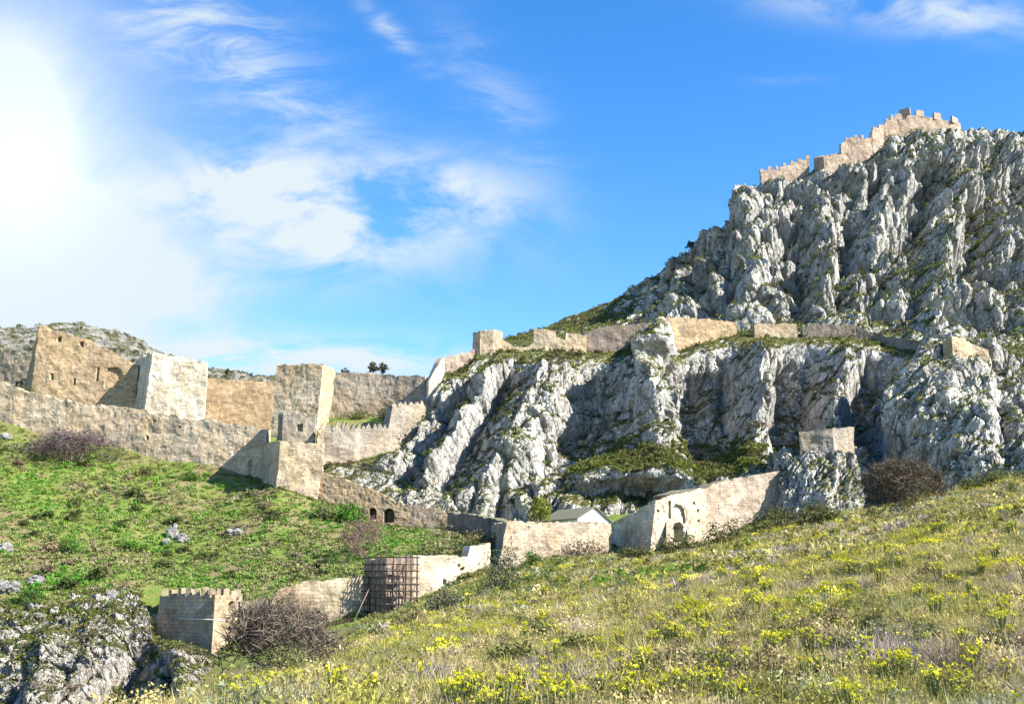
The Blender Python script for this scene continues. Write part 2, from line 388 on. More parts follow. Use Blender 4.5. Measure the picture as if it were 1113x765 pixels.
def ground_base(x, y):
    d = np.maximum(y, 8.0); r = np.clip(x/d, G_R[0], G_R[-1])
    i = np.clip(np.searchsorted(G_R, r) - 1, 0, len(G_R)-2)
    t = (r - G_R[i])/(G_R[i+1] - G_R[i]); t = t*t*(3-2*t)*.5 + t*.5
    j = np.clip(np.searchsorted(G_D, d) - 1, 0, len(G_D)-2); s = np.clip((d - G_D[j])/(G_D[j+1]-G_D[j]), 0, 1)
    return (G_Z[i, j]*(1-s) + G_Z[i, j+1]*s)*(1-t) + (G_Z[i+1, j]*(1-s) + G_Z[i+1, j+1]*s)*t
def ground_z(x, y):
    x = np.asarray(x, float); y = np.asarray(y, float)
    p = V3(x, y, 0*x); near = sstep(y, 5, 30)
    lf = sstep(y, 210, 260)*4.0
    return ground_base(x, y) + near*(fbm(p/6.0, 3, 3)*.5 + fbm(p/1.3, 3, 9)*.13) + lf*fbm(p/14.0, 5, 31)*.9 + lf*.35*ridged(p/7.0, 3, 5)
def ray_ground(px, py, d0=9.0, d1=400.0):
    """first place where the line of sight through a photo pixel meets the ground"""
    d = np.concatenate([np.arange(d0, 60, .1), np.arange(60, d1, .25)])
    q = P(px, py, 1.0); x = q[0]*d; z = q[2]*d
    below = z < ground_z(x, d)
    k = int(np.argmax(below)) if below.any() else len(d)-1
    return np.array([x[k], d[k], float(ground_z(x[k:k+1], d[k:k+1])[0])])

rows = np.concatenate([[-400, -150, -60, -20, 0, 5], np.geomspace(8, 60, 260)[0:], np.geomspace(60.3, 240, 420), np.geomspace(241, 460, 150), np.array([500, 560, 700, 900, 1200, 1500, 3000, 6000])])
cr = np.concatenate([np.linspace(-2.6, -.56, 40), np.linspace(-.55, .56, 520), np.linspace(.57, 2.6, 40)])
RR, YY = np.meshgrid(cr, rows, indexing='ij')
XX = RR*np.maximum(YY, 14.0) * np.where(YY < 8, 1 + (8-YY)*.12, 1)
ZZ = ground_z(XX, YY)
ZZ = np.where(YY > 1600, -30, ZZ)
gm = raw_mesh('ground', V3(XX, YY, ZZ), quads=grid_quads(len(cr), len(rows)), mats=[M['ground'], M['hill']], smooth=True)
cent = (YY[:-1, :-1] + YY[1:, 1:])/2
gm.polygons.foreach_set('material_index', (cent > 232).astype(np.int32).ravel())
ground = kind(obj('ground', gm, loc=(0, 0, 0)), 'structure')

# ------------------------------------------------------------------ rock sheets
def catmull_interp(xk, yk, x):
    """monotone-ish cubic through control values along axis 0"""
    xk = np.asarray(xk, float); yk = np.asarray(yk, float)
    dx = np.diff(xk)[:, None]; sl_ = np.diff(yk, axis=0)/dx
    mm = np.zeros_like(yk); mm[0], mm[-1] = sl_[0], sl_[-1]
    a, b = sl_[:-1], sl_[1:]
    mm[1:-1] = np.where(a*b > 0, 2*a*b/(a+b+1e-12), 0)
    i = np.clip(np.searchsorted(xk, x) - 1, 0, len(xk)-2); h = (xk[i+1]-xk[i])[:, None]; t = ((x - xk[i])/(xk[i+1]-xk[i]))[:, None]
    return (2*t**3-3*t**2+1)*yk[i] + (t**3-2*t**2+t)*h*mm[i] + (-2*t**3+3*t**2)*yk[i+1] + (t**3-t**2)*h*mm[i+1]
def seg_dist(px, py, line):
    best = np.full(px.shape, 1e9); side = np.zeros(px.shape)
    for (x0, y0), (x1, y1) in zip(line[:-1], line[1:]):
        dx, dy = x1-x0, y1-y0; L = dx*dx+dy*dy
        t = np.clip(((px-x0)*dx + (py-y0)*dy)/L, 0, 1)
        ex, ey = px-(x0+t*dx), py-(y0+t*dy); d = np.hypot(ex, ey)
        side = np.where(d < best, ex, side); best = np.minimum(best, d)
    return best, side
def rock_sheet(name, table, nrow, nu, feats, amp, seed, mat, edge_calm=None, shear=.3, row_w=None, fade_top=(50, 51), saw=None, rough=1.0, step=None):
    """table: {photo column: [(row, distance) bottom .. top]}. feats: (line, width, inward depth) gullies (+) and buttresses (-)."""
    pxs = np.array(list(table)); tab = np.array([[(a, b) for a, b in v] for v in table.values()], float)   # K,R,2
    K, Rn = tab.shape[:2]
    u = np.linspace(pxs[0], pxs[-1], nu)
    A = catmull_interp(pxs, tab.reshape(K, -1), u).reshape(nu, Rn, 2)
    w = row_w or [1]*(Rn-1)
    cnt = np.maximum(2, (nrow*np.array(w)/sum(w)).astype(int))
    ts = np.concatenate([k + np.arange(c)/c for k, c in enumerate(cnt)] + [[Rn-1]])
    S = catmull_interp(np.arange(Rn), A.transpose(1, 0, 2).reshape(Rn, -1), ts).reshape(len(ts), nu, 2).transpose(1, 0, 2)
    py, d = S[..., 0], S[..., 1]; px = np.repeat(u[:, None], len(ts), 1)
    cx = (px-PW/2)/FPX; cy = (PH/2-py)/FPX; k = d/(CT-cy*ST)
    p = V3(cx*k, d, (ST+cy*CT)*k)
    du = np.gradient(p, axis=0); dv = np.gradient(p, axis=1)
    n = np.cross(du, dv); n /= np.linalg.norm(n, axis=-1, keepdims=True)+1e-9     # outwards, towards the viewer
    out = n*.6 + np.array([0, -.55, .0]); out /= np.linalg.norm(out, axis=-1, keepdims=True)
    q = p.copy(); q[..., 0] = p[..., 0] - shear*p[..., 2]
    warp = V3(fbm(q/9.0, 3, seed+1), fbm(q/9.0, 3, seed+2), fbm(q/9.0, 3, seed+3))*2.2
    qs = (q + warp)*np.array([1, .8, .38])
    b1 = ridged(qs/11.0, 3, seed+4, .5) - .95
    f1, f2, cid = worley(qs/3.6, seed+5)
    g1, g2, cid2 = worley((q+warp*.5)*np.array([1, 1, .55])/1.5, seed+6)
    disp = amp[0]*b1 + amp[1]*((cid-.5)*.9 + (.55-f1)*1.0 + .7*np.minimum(f2-f1, .25)/.25 - .5) + amp[2]*((cid2-.5)*.8 + (.5-g1)*.9) + amp[3]*fbm(q/.8, 4, seed+7)
    calm = np.ones_like(disp)
    if edge_calm is not None: calm = edge_calm(px, py, np.broadcast_to(ts, px.shape))
    cr1 = ridged((q+warp*.6)*np.array([1, 1, .5])/4.2, 2, seed+30, .5); cr2 = ridged((q+warp*.4)*np.array([1, 1, .6])/1.5, 2, seed+31, .5)
    h1, h2, hc = worley(q*np.array([1, 1, .7])/.62, seed+33)
    disp = disp - rough*(1.1*sstep(cr1, 1.12, 1.5) + .5*sstep(cr2, 1.1, 1.5)) + rough*.34*((hc-.5) + (.5-h1))
    if step is not None:
        per, A_ = step; f = p[..., 2]/per + .9*fbm(p/np.array([26., 26., 40.]), 3, seed+50) + .15*fbm(p/4.0, 2, seed+51); f = f - np.floor(f)
        disp = disp + A_*(np.where(f < .66, f/.66, (1-f)/.34) - .5)*sstep(fbm(p/19.0, 2, seed+52), -.35, .15)
        bf1, bf2, bc = worley((q+warp*1.5)*np.array([1, 1, .75])/(per*.72), seed+53); disp = disp + A_*.9*((.6-bf1) + .5*(bc-.5) + .35*np.minimum(bf2-bf1, .3)/.3 - .2)
    if saw is not None: disp = disp + saw(px, py, p, np.broadcast_to(ts, px.shape))
    disp = disp*calm
    fade = 1 - .9*sstep(np.broadcast_to(ts, px.shape), fade_top[0], fade_top[1])
    for line, width, dep in feats:
        ds, side = seg_dist(px + 9*fbm(p/6.0, 3, seed+20), py + 9*fbm(p/6.0, 3, seed+21), line)
        disp = disp - dep*np.exp(-(ds/width)**2)*fade
    p = p + out*disp[..., None]
    me = raw_mesh(name, p, quads=grid_quads(nu, len(ts)), mats=[mat])
    o = kind(obj(name, me), 'structure')
    return o, p, px, py
# lower cliff: rows = buried foot, foot, ledge front, ledge back, face, top, buried back
C1 = {
 335: [(530, 176), (512, 183), (509, 185), (507, 187), (505, 189), (503, 191), (500, 205)],
 370: [(545, 174), (520, 180), (514, 183), (509, 186), (504, 189), (500, 191), (492, 206)],
 420: [(570, 172), (545, 179), (530, 182), (518, 185), (506, 189), (496, 192), (480, 210)],
 455: [(580, 171), (552, 178), (535, 182), (515, 187), (490, 193), (468, 198), (440, 216)],
 478: [(582, 170), (556, 178), (535, 182), (510, 187), (460, 195), (408, 203), (398, 220)],
 500: [(585, 170), (560, 178), (538, 182), (512, 187), (458, 195), (406, 203), (395, 222)],
 520: [(588, 170), (563, 178), (539, 182), (512, 187), (454, 195), (386, 205), (378, 222)],
 550: [(590, 170), (566, 178), (538, 182), (511, 187), (450, 196), (383, 206), (376, 224)],
 590: [(592, 170), (568, 178), (532, 181), (506, 187), (446, 197), (383, 208), (374, 226)],
 634: [(592, 170), (568, 176), (516, 177.0), (490, 191.5), (442, 199), (386, 209), (372, 226)],
 660: [(590, 169), (564, 175), (514, 176.0), (488, 191.5), (440, 199), (387, 210), (370, 226)],
 692: [(583, 168), (556, 174), (515, 175.0), (486, 192.5), (434, 200), (377, 211), (364, 227)],
 706: [(582, 167), (553, 173), (516, 174.0), (485, 192.5), (428, 200), (360, 210), (356, 224)],
 718: [(580, 167), (550, 173), (516, 174.0), (485, 192.5), (426, 200), (345, 209.5), (350, 224)],
 727: [(579, 167), (549, 172.5), (516, 174.0), (485, 193.5), (428, 200), (352, 210), (354, 226)],
 738: [(578, 167), (547, 172), (517, 173.0), (484, 193.5), (430, 201), (384, 211), (364, 228)],
 760: [(575, 167), (545, 172), (518, 173.0), (483, 193.5), (430, 202), (377, 212), (362, 228)],
 800: [(572, 166), (540, 171), (520, 172.0), (481, 193.5), (428, 202), (368, 214), (356, 228)],
 850: [(570, 166), (536, 169), (516, 171.0), (478, 193.5), (426, 203), (369, 213), (356, 228)],
 900: [(585, 164), (560, 170), (520, 174), (482, 190), (424, 203), (369, 213), (354, 228)],
 960: [(590, 160), (562, 166), (524, 172), (476, 186), (420, 200), (376, 211), (356, 228)],
 1010: [(590, 146), (558, 152), (510, 160), (460, 172), (416, 188), (384, 202), (364, 224)],
 1050: [(590, 138), (550, 145), (505, 153), (455, 165), (415, 182), (384, 195), (366, 222)],
 1113: [(580, 132), (540, 138), (495, 148), (450, 162), (412, 180), (380, 197), (366, 222)],
 1300: [(570, 128), (530, 134), (480, 146), (440, 162), (405, 182), (372, 202), (360, 224)],
}
F1 = [([(690, 532), (720, 532), (740, 530)], 13, 6), ([(630, 535), (660, 528)], 14, 4), ([(545, 520), (548, 560)], 9, 3), ([(600, 410), (606, 440), (612, 500)], 7, 1.5),
      ([(935, 545), (950, 500)], 18, 4), ([(1085, 420), (1095, 500)], 12, 3), ([(668, 400), (660, 440)], 8, 2), ([(790, 400), (800, 470)], 7, 1.8), ([(880, 400), (884, 470)], 7, 1.8)]
# buttresses: each comes forward gently on its left and falls back on its right, so a low sun from the right leaves the left flanks in shade
SAW_X = [430, 480, 500, 526, 541, 581, 600, 641, 672, 704, 722, 748, 790, 819, 832, 848, 880, 906, 918, 932, 970, 1008, 1030, 1113, 1300]
SAW_H = [0, 1.5, -2.2, 3.0, -2.6, 4.6, 3.0, -4.2, -1.5, 6.2, 4.0, -6.0, -4.6, 6.0, 4.2, -6.5, -4.6, 3.4, 2.2, -4.6, -3.4, 7.5, 6.0, 0, 0]
def saw1(px, py, p, t):
    lean = np.interp(px, [480, 600, 650, 720, 760, 830, 900, 960, 1010, 1113], [-.6, -.45, -.1, .15, .1, -.05, -.1, -.5, -.35, 0])
    e = px - lean*(py-430) + 9*fbm(p/7.0, 3, 811) + 4*fbm(p/2.4, 2, 812)
    return 1.5*np.interp(e, SAW_X, SAW_H)*sstep(t, 1.6, 3.0)*(1-.75*sstep(t, 4.4, 5.0))
def calm1(px, py, t): return (1-.72*np.exp(-((t-2.5)/.62)**2)*sstep(px, 590, 640)*(1-sstep(px, 868, 900)))*np.clip(1.0 - .85*sstep(t, 4.35, 4.95), .1, 1)*np.where(t > 5, .45, 1)*np.clip(.35 + .65*sstep(px, 350, 470), 0, 1)
cliff, C1p, C1x, C1y = rock_sheet('cliff', C1, 430, 1150, F1, (.9, 1.2, .6, .25), 11, M['cliff'], calm1, saw=saw1, rough=.6, step=(9.0, 2.4), fade_top=(4.35, 4.95), row_w=[1, 2, 1.6, 3.4, 4, 1.2])
# upper mountain
def mcol(py0, d0, pys, ds, sky): return [(py0+22, d0-6), (py0, d0)] + list(zip(pys, ds)) + [sky, (sky[0]+14, sky[1]+50), (sky[0]+120, sky[1]+260)]
C2 = {
 520: mcol(378, 250, (378, 377, 376), (300, 345, 390), (376, 410)),
 570: mcol(372, 246, (371, 369, 368), (296, 340, 380), (367, 402)),
 620: mcol(372, 238, (364, 357, 350), (284, 328, 366), (345, 390)),
 680: mcol(368, 233, (355, 342, 330), (270, 312, 346), (322, 370)),
 720: mcol(362, 230, (347, 326, 306), (260, 296, 328), (294, 340)),
 755: mcol(364, 228, (341, 313, 287), (252, 280, 308), (266, 324)),
 790: mcol(366, 227, (338, 302, 270), (243, 262, 288), (250, 314)),
 803: mcol(366, 221, (336, 298, 258), (240, 261, 288), (226, 316)),
 830: mcol(362, 220, (334, 294, 246), (239, 261, 290), (206, 320)),
 880: mcol(360, 220, (332, 286, 232), (239, 262, 293), (188, 323)),
 915: mcol(360, 220, (330, 280, 222), (239, 262, 294), (178, 324)),
 945: mcol(362, 218, (328, 274, 212), (238, 263, 296), (168, 326)),
 975: mcol(370, 213, (328, 268, 198), (236, 264, 298), (143, 328)),
 1044: mcol(378, 203, (334, 268, 196), (232, 262, 298), (145, 331)),
 1075: mcol(380, 203, (336, 270, 200), (230, 262, 298), (152, 331)),
 1113: mcol(378, 204, (336, 272, 204), (230, 262, 298), (154, 330)),
 1200: mcol(374, 206, (336, 276, 214), (232, 262, 298), (172, 330)),
 1500: mcol(366, 210, (340, 300, 260), (236, 264, 300), (230, 332)),
}
F2 = [([(1006, 205), (998, 235), (982, 275)], 12, 9), ([(1060, 235), (1052, 300)], 14, 7), ([(872, 262), (866, 330)], 9, 6), ([(926, 222), (918, 300)], 8, 5),
      ([(795, 240), (792, 330)], 8, 6), ([(812, 225), (815, 310)], 12, -5), ([(900, 250), (897, 330)], 14, -4), ([(965, 240), (955, 320)], 16, -4), ([(1022, 250), (1012, 330)], 16, -5),
      ([(760, 290), (770, 340)], 14, 5), ([(775, 300), (782, 340)], 8, -3), ([(1040, 180), (1048, 220)], 10, -3), ([(1095, 200), (1080, 260)], 14, 5), ([(845, 250), (848, 300)], 8, 4), ([(950, 205), (940, 250)], 8, 3)]
F2 = [(l_, w_*1.25, d_*.9) for l_, w_, d_ in F2]
def saw2(px, py, p, t):
    e = (px + .1*(py-250))/46.0 + .55*fbm(p/26.0, 3, 821) + .12*fbm(p/6.0, 2, 822); f = e - np.floor(e)
    tooth = np.where(f < .42, f/.42, (1-f)/.58) - .5
    return 3.6*tooth*(.55 + .45*sstep(fbm(p/40.0, 2, 823), -.3, .3))*sstep(px, 690, 800)*(1-.5*sstep(py, 320, 360))
def calm2(px, py, t):
    c = 1 - .72*sstep(t, 4.3, 5.0)*np.where((px > 815) & (px < 1050), 1, .45)
    return c*(.25 + .75*sstep(px, 640, 800))*(.25 + .75*sstep(t, .9, 2.0))
mountain, C2p, C2x, C2y = rock_sheet('mountain', C2, 520, 1000, F2, (1.0, 2.0, .8, .35), 41, M['mountain'], calm2, saw=saw2, rough=.7, step=(15.0, 8.5), shear=.12, row_w=[.5, 2.2, 2.6, 2.8, 2.2, .6, .6])
# crag below the crenellated tower, bottom left
C3 = {
 -160: [(905, 96), (830, 104), (765, 110), (725, 115), (695, 121), (672, 126), (662, 134)],
 0:   [(905, 96), (830, 104), (765, 110), (725, 115), (695, 121), (672, 126), (660, 134)],
 60:  [(905, 96), (830, 104), (765, 110), (725, 115), (695, 121), (668, 126), (656, 134)],
 110: [(905, 96), (830, 104), (765, 111), (725, 116), (692, 121), (660, 127.5), (645, 136)],
 150: [(900, 98), (830, 105), (765, 112), (732, 117), (700, 121.5), (670, 127), (648, 136)],
 172: [(900, 98), (830, 104), (765, 110), (738, 115), (714, 119), (700, 122), (700, 128)],
 205: [(900, 98), (830, 104), (765, 110), (742, 114), (722, 117), (708, 120), (708, 128)],
 235: [(890, 98), (830, 106), (775, 111), (752, 116), (735, 119), (722, 122), (722, 129)],
 270: [(890, 100), (840, 106), (790, 112), (768, 117), (750, 121), (735, 124), (733, 130)],
}
F3 = [([(152, 712), (128, 735), (105, 765), (90, 800)], 13, 3.5), ([(150, 735), (140, 780)], 12, 3), ([(196, 725), (202, 750), (206, 790)], 13, -3), ([(155, 715), (150, 735)], 9, -2), ([(60, 700), (40, 765)], 16, -2), ([(182, 735), (185, 770)], 5, 3)]
crag, C3p, C3x, C3y = rock_sheet('crag', C3, 330, 480, F3, (1.4, .9, .55, .25), 71, M['crag'], lambda px, py, t: 1-.6*sstep(t, 4.2, 5.0)*sstep(px, 140, 170), row_w=[1, 1.5, 2, 2, 2, 1])

# ------------------------------------------------------------------ masonry
FEET = []
def wall(name, label, cat, pts, mat, thick=1.6, cell=.34, rag=.5, holes=(), sink=3.0, closed=False, group=None, seed=1, cap=.9, rough=.12, parent=None, steps=0):
    """masonry strip. pts: (photo column, distance, top row, bottom row[, column of the foot]) from left to right (or round a tower).
    holes: dicts px, py (sill), w, h, arch, deep (None: cut right through)"""
    T = []; B = []
    for q in pts:
        px, d, a, b = q[:4]; t = P(px, a, d); T.append(t)
        if len(q) > 4 and q[4] is not None: bo = P(q[4], b, d)
        else: bo = np.array([t[0], d, zof(b, d)])
        dirn = (bo - t); bo = bo + np.array([dirn[0]/max(.1, -dirn[2])*sink, 0, -sink]); B.append(bo)
    T = np.array(T); B = np.array(B); n = len(T)
    idx = list(range(n)) + ([0] if closed else [])
    Tl, Bl = T[idx], B[idx]
    seg = np.linalg.norm((Tl[1:]-Tl[:-1])[:, :2], axis=1); L = np.concatenate([[0], np.cumsum(seg)])
    us = np.concatenate([np.linspace(L[k], L[k+1], max(2, int(seg[k]/cell)+1))[:-1] for k in range(len(seg))] + ([] if closed else [[L[-1]]]))
    tn = (Tl[1:]-Tl[:-1])[:, :2]; tn /= np.linalg.norm(tn, axis=1, keepdims=True); nr = np.stack([-tn[:, 1], tn[:, 0]], 1)
    vn = np.zeros((len(Tl), 2))
    for k in range(len(Tl)):
        a = nr[(k-1) % len(nr)] if (closed or k > 0) else nr[0]; b = nr[k % len(nr)] if (closed or k < len(nr)) else nr[-1]
        m_ = a+b; m_ /= np.linalg.norm(m_)+1e-9; vn[k] = m_/max(.45, float(m_ @ b))
    ip = lambda arr: np.stack([np.interp(us, L, arr[:, c]) for c in range(arr.shape[1])], 1)
    Tu, Bu, Nu = ip(Tl), ip(Bl), ip(vn)
    s = V3(us, 0*us + seed*7.3, 0*us)
    blk = _h(np.floor(us/.7).astype(np.int64), 0*us.astype(np.int64), 0*us.astype(np.int64), seed)/4294967295.0
    drop = rag*(1.2*np.abs(fbm(s/3.2, 3, seed)) + .7*np.maximum(0, perlin(s/1.1, seed+3))) + min(.5, .12+rag*.5)*blk*blk
    if steps: drop = np.round(drop/steps)*steps
    Tu = Tu.copy(); Tu[:, 2] -= drop
    Hm = float(np.max(Tu[:, 2]-Bu[:, 2])); nv = max(4, int(Hm/cell)+1)
    v = np.linspace(0, 1, nv)
    F = Bu[:, None, :]*(1-v[None, :, None]) + Tu[:, None, :]*v[None, :, None]
    N3 = np.concatenate([Nu, 0*Nu[:, :1]], 1)[:, None, :]
    rgh = rough*(fbm(F/1.9, 3, seed+5)*2.0 + .9*perlin(F/.5, seed+8) + 1.1*perlin(F/5.0, seed+9))
    Kb = F + N3*thick
    F = F - N3*rgh[..., None]
    nu = len(us); ncu = nu if closed else nu-1
    keep = np.ones((ncu, nv-1), bool)
    nxt = (np.arange(nu)+1) % nu
    C = (F[:ncu, :-1] + F[nxt[:ncu], 1:])/2
    cpx, cpy = proj(C); vpx, vpy = proj(F)
    def inside(ax, ay, hh):
        dx = np.abs(ax-hh['px']); up = hh['py']-ay; w2 = hh['w']/2; ht = hh['h']
        top = ht - w2 + np.sqrt(np.maximum(0, w2*w2-dx*dx)) if hh.get('arch', True) else ht
        return (dx < w2) & (up > 0) & (up < top)
    front_ok = np.ones((nu, nv), bool)
    if closed:                                              # only faces turned to the viewer take openings
        front_ok = ((Nu[:, 1] > -.2)[:, None]) & np.ones((1, nv), bool)
    for hh in holes:
        if hh.get('deep') is None: keep &= ~(inside(cpx, cpy, hh) & front_ok[:ncu, :-1])
        else:
            msk = inside(vpx, vpy, hh) & front_ok
            F = F + N3*(msk*hh['deep'])[..., None]
    verts = np.concatenate([F.reshape(-1, 3), Kb.reshape(-1, 3)]); off = nu*nv
    ii, jj = np.nonzero(keep); a = ii*nv+jj; b = nxt[ii]*nv+jj
    quads = [np.stack([a, b, b+1, a+1], 1), np.stack([a+1, b+1, b, a], 1)+off]
    kp = np.zeros((ncu+2, nv+1), bool); kp[1:-1, 1:-1] = keep
    if closed: kp[0, 1:-1] = keep[-1]; kp[-1, 1:-1] = keep[0]
    rim = []
    ei, ej = np.nonzero(kp[1:-1, 1:-1] & ~kp[1:-1, 2:]);  rim.append((ei*nv+ej+1, nxt[ei]*nv+ej+1))      # above
    ei, ej = np.nonzero(kp[1:-1, 1:-1] & ~kp[1:-1, :-2]); rim.append((nxt[ei]*nv+ej, ei*nv+ej))            # below
    ei, ej = np.nonzero(kp[1:-1, 1:-1] & ~kp[2:, 1:-1]);  rim.append((nxt[ei]*nv+ej+1, nxt[ei]*nv+ej))    # right
    ei, ej = np.nonzero(kp[1:-1, 1:-1] & ~kp[:-2, 1:-1]); rim.append((ei*nv+ej, ei*nv+ej+1))               # left
    for a_, b_ in rim: quads.append(np.stack([b_, a_, a_+off, b_+off], 1))
    polys = []
    if closed:
        jc = max(1, nv-1-int(cap/(Hm/(nv-1)))); polys = [list(off + np.arange(nu)*nv + jc)]
    me = raw_mesh(name, verts, quads=np.concatenate(quads), polys=polys, mats=[mat])
    uvw = np.zeros((len(verts), 3), np.float32); uvw[:, 0] = np.tile(np.repeat(us, nv), 2); uvw[:, 1] = verts[:, 2]
    if len(me.vertices) == len(verts): at_ = me.attributes.new('wuv', 'FLOAT_VECTOR', 'POINT'); at_.data.foreach_set('vector', uvw.ravel())
    o = obj(name, me, parent=parent)
    if label: tag(o, label, cat, group)
    FEET.append((Bu[:, :2].copy(), Nu.copy()))
    o_info = dict(o=o, T=Tu, N=Nu, px=proj(Tu)[0], L=us, mat=mat, thick=thick, nfront=(Nu[:, 1] > -.2))
    return o_info
def merlons(info, cols, wpx, hpx, pointed=False, mat=None, depth=.7, jit=.24, d_scale=None, name='merlon'):
    """one battlement block per photo column, standing on the wall top"""
    ok = info['nfront'] if len(info['nfront']) else None
    for cpx_ in cols:
        dist = np.abs(info['px']-cpx_) + np.where(ok, 0, 1e4); k = int(np.argmin(dist)); t = info['T'][k]; nn = info['N'][k]/np.linalg.norm(info['N'][k]); tg = np.array([nn[1], -nn[0]])
        m_px = t[1]/FPX*1.02
        w = wpx*m_px/max(.35, abs(tg[0]))*random.uniform(1-jit, 1+jit); h = hpx*m_px*random.uniform(1-jit*1.5, 1+jit)
        nx, nz = 4, 4; vs = []
        base = t[2]-.35
        for sidx in (0, 1):
            for a in range(nx+1):
                for b in range(nz+1):
                    fa = a/nx-.5; fb = b/nz
                    hh = h+.35
                    zz = hh*fb
                    if pointed: zz = fb*(hh*(1-.55*abs(fa)*2))
                    e = random.uniform(-.03, .03)
                    ww = w*(1-.08*fb)
                    vs.append([t[0]+tg[0]*(fa*ww+e)+nn[0]*(-.04+sidx*depth+e), t[1]+tg[1]*(fa*ww+e)+nn[1]*(-.04+sidx*depth+e), base+zz+(random.uniform(-.1, .04) if fb == 1 else 0)])
        c = (nx+1)*(nz+1); qd = []
        for a in range(nx):
            for b in range(nz):
                i0 = a*(nz+1)+b; i1 = i0+nz+1; qd.append((i0, i1, i1+1, i0+1)); qd.append((i0+1+c, i1+1+c, i1+c, i0+c))
            t0 = a*(nz+1)+nz; t1 = t0+nz+1; qd.append((t0, t1, t1+c, t0+c)); b0 = a*(nz+1); b1 = b0+nz+1; qd.append((b1, b0, b0+c, b1+c))
        for b in range(nz):
            i0 = b; qd.append((i0+1, i0+1+c, i0+c, i0)); i1 = nx*(nz+1)+b; qd.append((i1, i1+c, i1+1+c, i1+1))
        me = raw_mesh(name, vs, quads=qd, mats=[mat or info['mat']])
        obj(name, me, parent=info['o'])
def prism(verts_bottom, verts_top):
    n = len(verts_bottom); v = list(verts_bottom)+list(verts_top)
    return np.array(v), [(i, (i+1) % n, (i+1) % n+n, i+n) for i in range(n)], [list(range(n))[::-1], list(range(n, 2*n))]
def arch_ring(name, px, py, w, h, d, yoff, ring=.35, depth=.3, mat=None, parent=None, a0=0, a1=180, nx=0.0, stem=True):
    """moulded arch on a wall face; px,py = sill centre in the photo, sizes in photo pixels; lies in the plane x-z turned by slope nx"""
    s = d/FPX*1.02; c = P(px, py, d); r = w/2*s; H = h*s - r
    path = [(-r, 0)] if stem and a1 >= 180 else []
    path += [(r*cos(R(a)), H + r*sin(R(a))) for a in np.linspace(a1, a0, 14)]
    if stem and a0 <= 0: path += [(r, 0)]
    vs, qd = [], []
    for k, (x, z) in enumerate(path):
        if z <= H: ox, oz = math.copysign(ring, x), 0
        else: l = math.hypot(x, z-H); ox, oz = x/l*ring, (z-H)/l*ring
        for (ax, az) in ((x, z), (x+ox, z+oz)):
            for yy_ in (-depth, .25): vs.append([c[0]+ax, c[1]+ax*nx+yoff+yy_, c[2]+az])
        if k: a = (k-1)*4; b = k*4; qd += [(a, b, b+2, a+2), (a+1, a+3, b+3, b+1), (a, a+1, b+1, b), (a+2, b+2, b+3, a+3)]
    e = len(path)*4-4; qd += [(0, 2, 3, 1), (e, e+1, e+3, e+2)]
    return obj(name, raw_mesh(name, vs, quads=qd, mats=[mat]), parent=parent)

# --- upper enceinte, left
wall('curtain_wall', 'long low curtain wall of ochre and grey stone above the green slope', 'wall',
     [(-130, 192, 396, 462), (0, 189, 411, 476), (16, 188.5, 418, 480), (60, 187.5, 431, 489), (125, 186, 440, 501), (137, 185.6, 441, 505), (192, 184, 449, 517), (262, 182.5, 460, 526), (290, 182, 463, 528)], M['buff'], 2.2, .36, .9, seed=2,
     holes=[dict(px=271, py=524, w=1.6, h=28, arch=False, deep=.6), dict(px=160, py=477, w=2.5, h=3, arch=False, deep=.7), dict(px=177, py=468, w=2, h=2.5, arch=False, deep=.7), dict(px=196, py=466, w=2, h=2.5, arch=False, deep=.7), dict(px=168, py=458, w=2, h=2.5, arch=False, deep=.7), dict(px=190, py=504, w=2.5, h=3, arch=False, deep=.7), dict(px=112, py=478, w=2, h=3, arch=False, deep=.6)])
wall('corner_tower', 'tallest ochre tower, farthest left, with a blind arch low on its face', 'tower',
     [(43, 214, 352, 428, 33), (75, 214.5, 362, 432, 74), (103, 215, 370, 440), (150, 216, 396, 450), (150, 226, 396, 450), (42, 228, 357, 428, 24)], M['ochre'], 1.6, .34, 1.0, closed=True, sink=9, seed=4, cap=1.5,
     holes=[dict(px=124, py=421, w=19, h=22, deep=.55), dict(px=64.5, py=371, w=3, h=4.5, arch=False, deep=1.0), dict(px=89, py=376, w=3, h=4.5, arch=False, deep=1.0), dict(px=56.5, py=413, w=2, h=7, arch=False, deep=.8), dict(px=81, py=419, w=2, h=8, arch=False, deep=.8), dict(px=106, py=414, w=2, h=14, arch=False, deep=.6)])
wall('pale_tower', 'square whitish tower with patchy plaster, right of the tallest ochre tower', 'tower',
     [(166, 208, 381, 440, 158), (225, 209, 392, 450, 222), (226, 219, 394, 450), (147, 221, 388, 445, 140)], M['white'], 1.6, .34, .8, closed=True, sink=9, seed=6, cap=1.2)
wall('curtain_wall', 'smooth ochre wall linking the whitish tower and the tall plain tower', 'wall',
     [(218, 219, 410, 455), (260, 220, 412, 462), (305, 221, 415, 468)], M['ochre'], 1.8, .4, .15, sink=9, seed=8)
wall('curtain_wall', 'short ochre wall running off past the left edge behind the tallest tower', 'wall',
     [(-110, 240, 366, 425), (-20, 238, 371, 425), (40, 234, 388, 430)], M['tan'], 1.8, .45, .6, sink=9, seed=9)
wall('square_tower', 'tall plain square tower with a notched top and a bright narrow right face', 'tower',
     [(301, 204, 395, 462, 294.5), (351, 202, 394, 462, 344), (365, 211, 402, 458, 357), (318, 214, 400, 460)], M['buff'], 1.5, .32, .5, closed=True, sink=9, seed=10, cap=1.0,
     holes=[dict(px=330, py=402, w=13, h=9, arch=False, deep=.0)])
